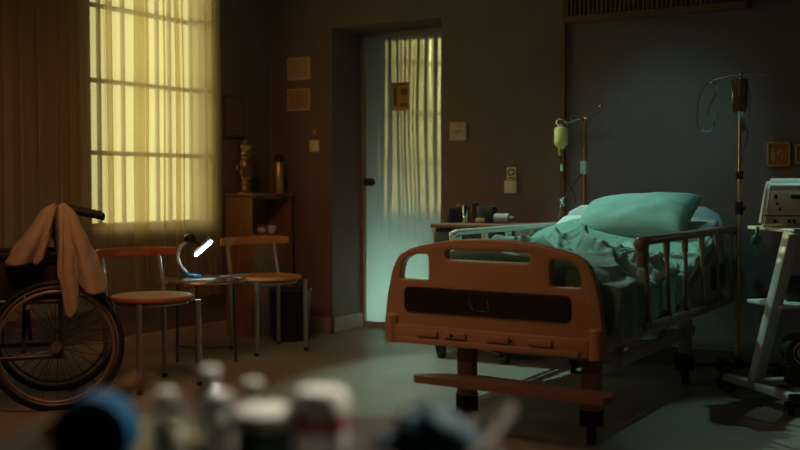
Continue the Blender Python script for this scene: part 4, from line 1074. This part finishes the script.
b.bar((-.01, 0, .02), (-.06, .03, .004), .006, .004).bar((.01, 0, .02), (-.055, .035, .005), .006, .004); build('scissors', b, M['chrome'], t)

# ------------------------------------------------------------------ lights, including added fills with no fixture
def area(name, loc, target, size, power, col, spread=None, size_y=None):
    l = bpy.data.lights.new(name, 'AREA'); l.energy = power; l.color = col; l.size = size
    if size_y: l.shape = 'RECTANGLE'; l.size_y = size_y
    if spread: l.spread = R(spread)
    o = bpy.data.objects.new(name, l); C.objects.link(o); o.location = loc
    o.rotation_euler = (Vector(target) - Vector(loc)).to_track_quat('-Z', 'Y').to_euler(); return o
def spot(name, loc, target, power, col, ang, blend=.6, r=.05):
    l = bpy.data.lights.new(name, 'SPOT'); l.energy = power; l.color = col; l.spot_size = R(ang); l.spot_blend = blend; l.shadow_soft_size = r
    o = bpy.data.objects.new(name, l); C.objects.link(o); o.location = loc
    o.rotation_euler = (Vector(target) - Vector(loc)).to_track_quat('-Z', 'Y').to_euler(); return o
CY = (0.50, 1.0, 0.84)
spot('bed_spot_lamp', (-3.0, 5.15, 2.5), (-2.1, 4.72, .15), 125, CY, 60, .45, .03)
area('warm_ambient_fill', (-2.9, 2.4, 2.70), (-2.9, 2.8, 0), 1.0, 10, (1.0, .46, .24), 130)  # added soft fill, lifts the dark areas with a red-brown ambient
spot('bed_wall_fill', (-1.8, 4.3, 2.5), (-1.75, 5.74, 1.0), 24, (.24, .90, 1.0), 44, 1.0, .1)  # unseen fill, added to turn the wall behind the bed bluish
spot('cart_spot_lamp', (-.85, 5.6, 2.65), (-.72, 4.35, .0), 40, CY, 34, .5, .02)
spot('cart_side_fill', (-2.4, 5.0, 2.6), (-1.0, 4.95, .68), 30, (.62, 1.0, .86), 27, .7, .03)  # extra fill added to brighten the cart upright and monitor
spot('footboard_warm_fill', (-2.9, .6, 2.3), (-2.3, 3.7, .4), 21, (1.0, .45, .22), 56, .8, .15)  # orange fill added out of view to light the footboard front
spot('warm_corner_fill', (-2.4, 2.0, 2.65), (-4.3, 4.8, .5), 62, (1.0, .36, .13), 66, 1.0, .3)  # invented warm fill for the window corner, notices and left floor
spot('trolley_fill', (-.3, 2.1, 2.2), (-.72, 1.1, .7), 200, (1.0, .90, .74), 34, .7, .04)  # fill put in above the trolley to brighten the foreground supplies
area('corridor_lamp', (-3.75, 6.75, .14), (-3.85, 6.15, .30), .6, 38, (.58, 1.0, .86), size_y=.14)
area('window_glow', (-6.0, 4.4, 1.7), (-4.6, 4.5, 1.4), 2.4, 85, (1.0, .90, .48), size_y=1.8)
l = bpy.data.lights.new('low_sun', 'SUN'); l.energy = 3.2; l.color = (1.0, .92, .46); l.angle = R(.8)
o = bpy.data.objects.new('low_sun', l); C.objects.link(o); o.rotation_euler = Vector((1, .03, -.06)).to_track_quat('-Z', 'Y').to_euler()

w = bpy.data.worlds.new('dusk'); S.world = w; w.use_nodes = True
bg = w.node_tree.nodes['Background']; bg.inputs[0].default_value = (1.0, .88, .42, 1); bg.inputs[1].default_value = 1.4

# ------------------------------------------------------------------ camera
cam = bpy.data.cameras.new('camera'); co = bpy.data.objects.new('camera', cam); C.objects.link(co)
cam.sensor_width = 36; cam.lens = 1040 / 800 * 36
co.location = (0, 0, 1.0); co.rotation_euler = (R(90) - math.atan(40 / 1040), 0, R(31.6))
cam.dof.use_dof = True; cam.dof.focus_distance = 4.9; cam.dof.aperture_fstop = 1.6
cam.clip_start = .02
S.camera = co
S.view_settings.view_transform = 'Standard'; S.view_settings.look = 'None'; S.view_settings.gamma = 1
S.view_settings.use_curve_mapping = False; S.view_settings.exposure = 0.0
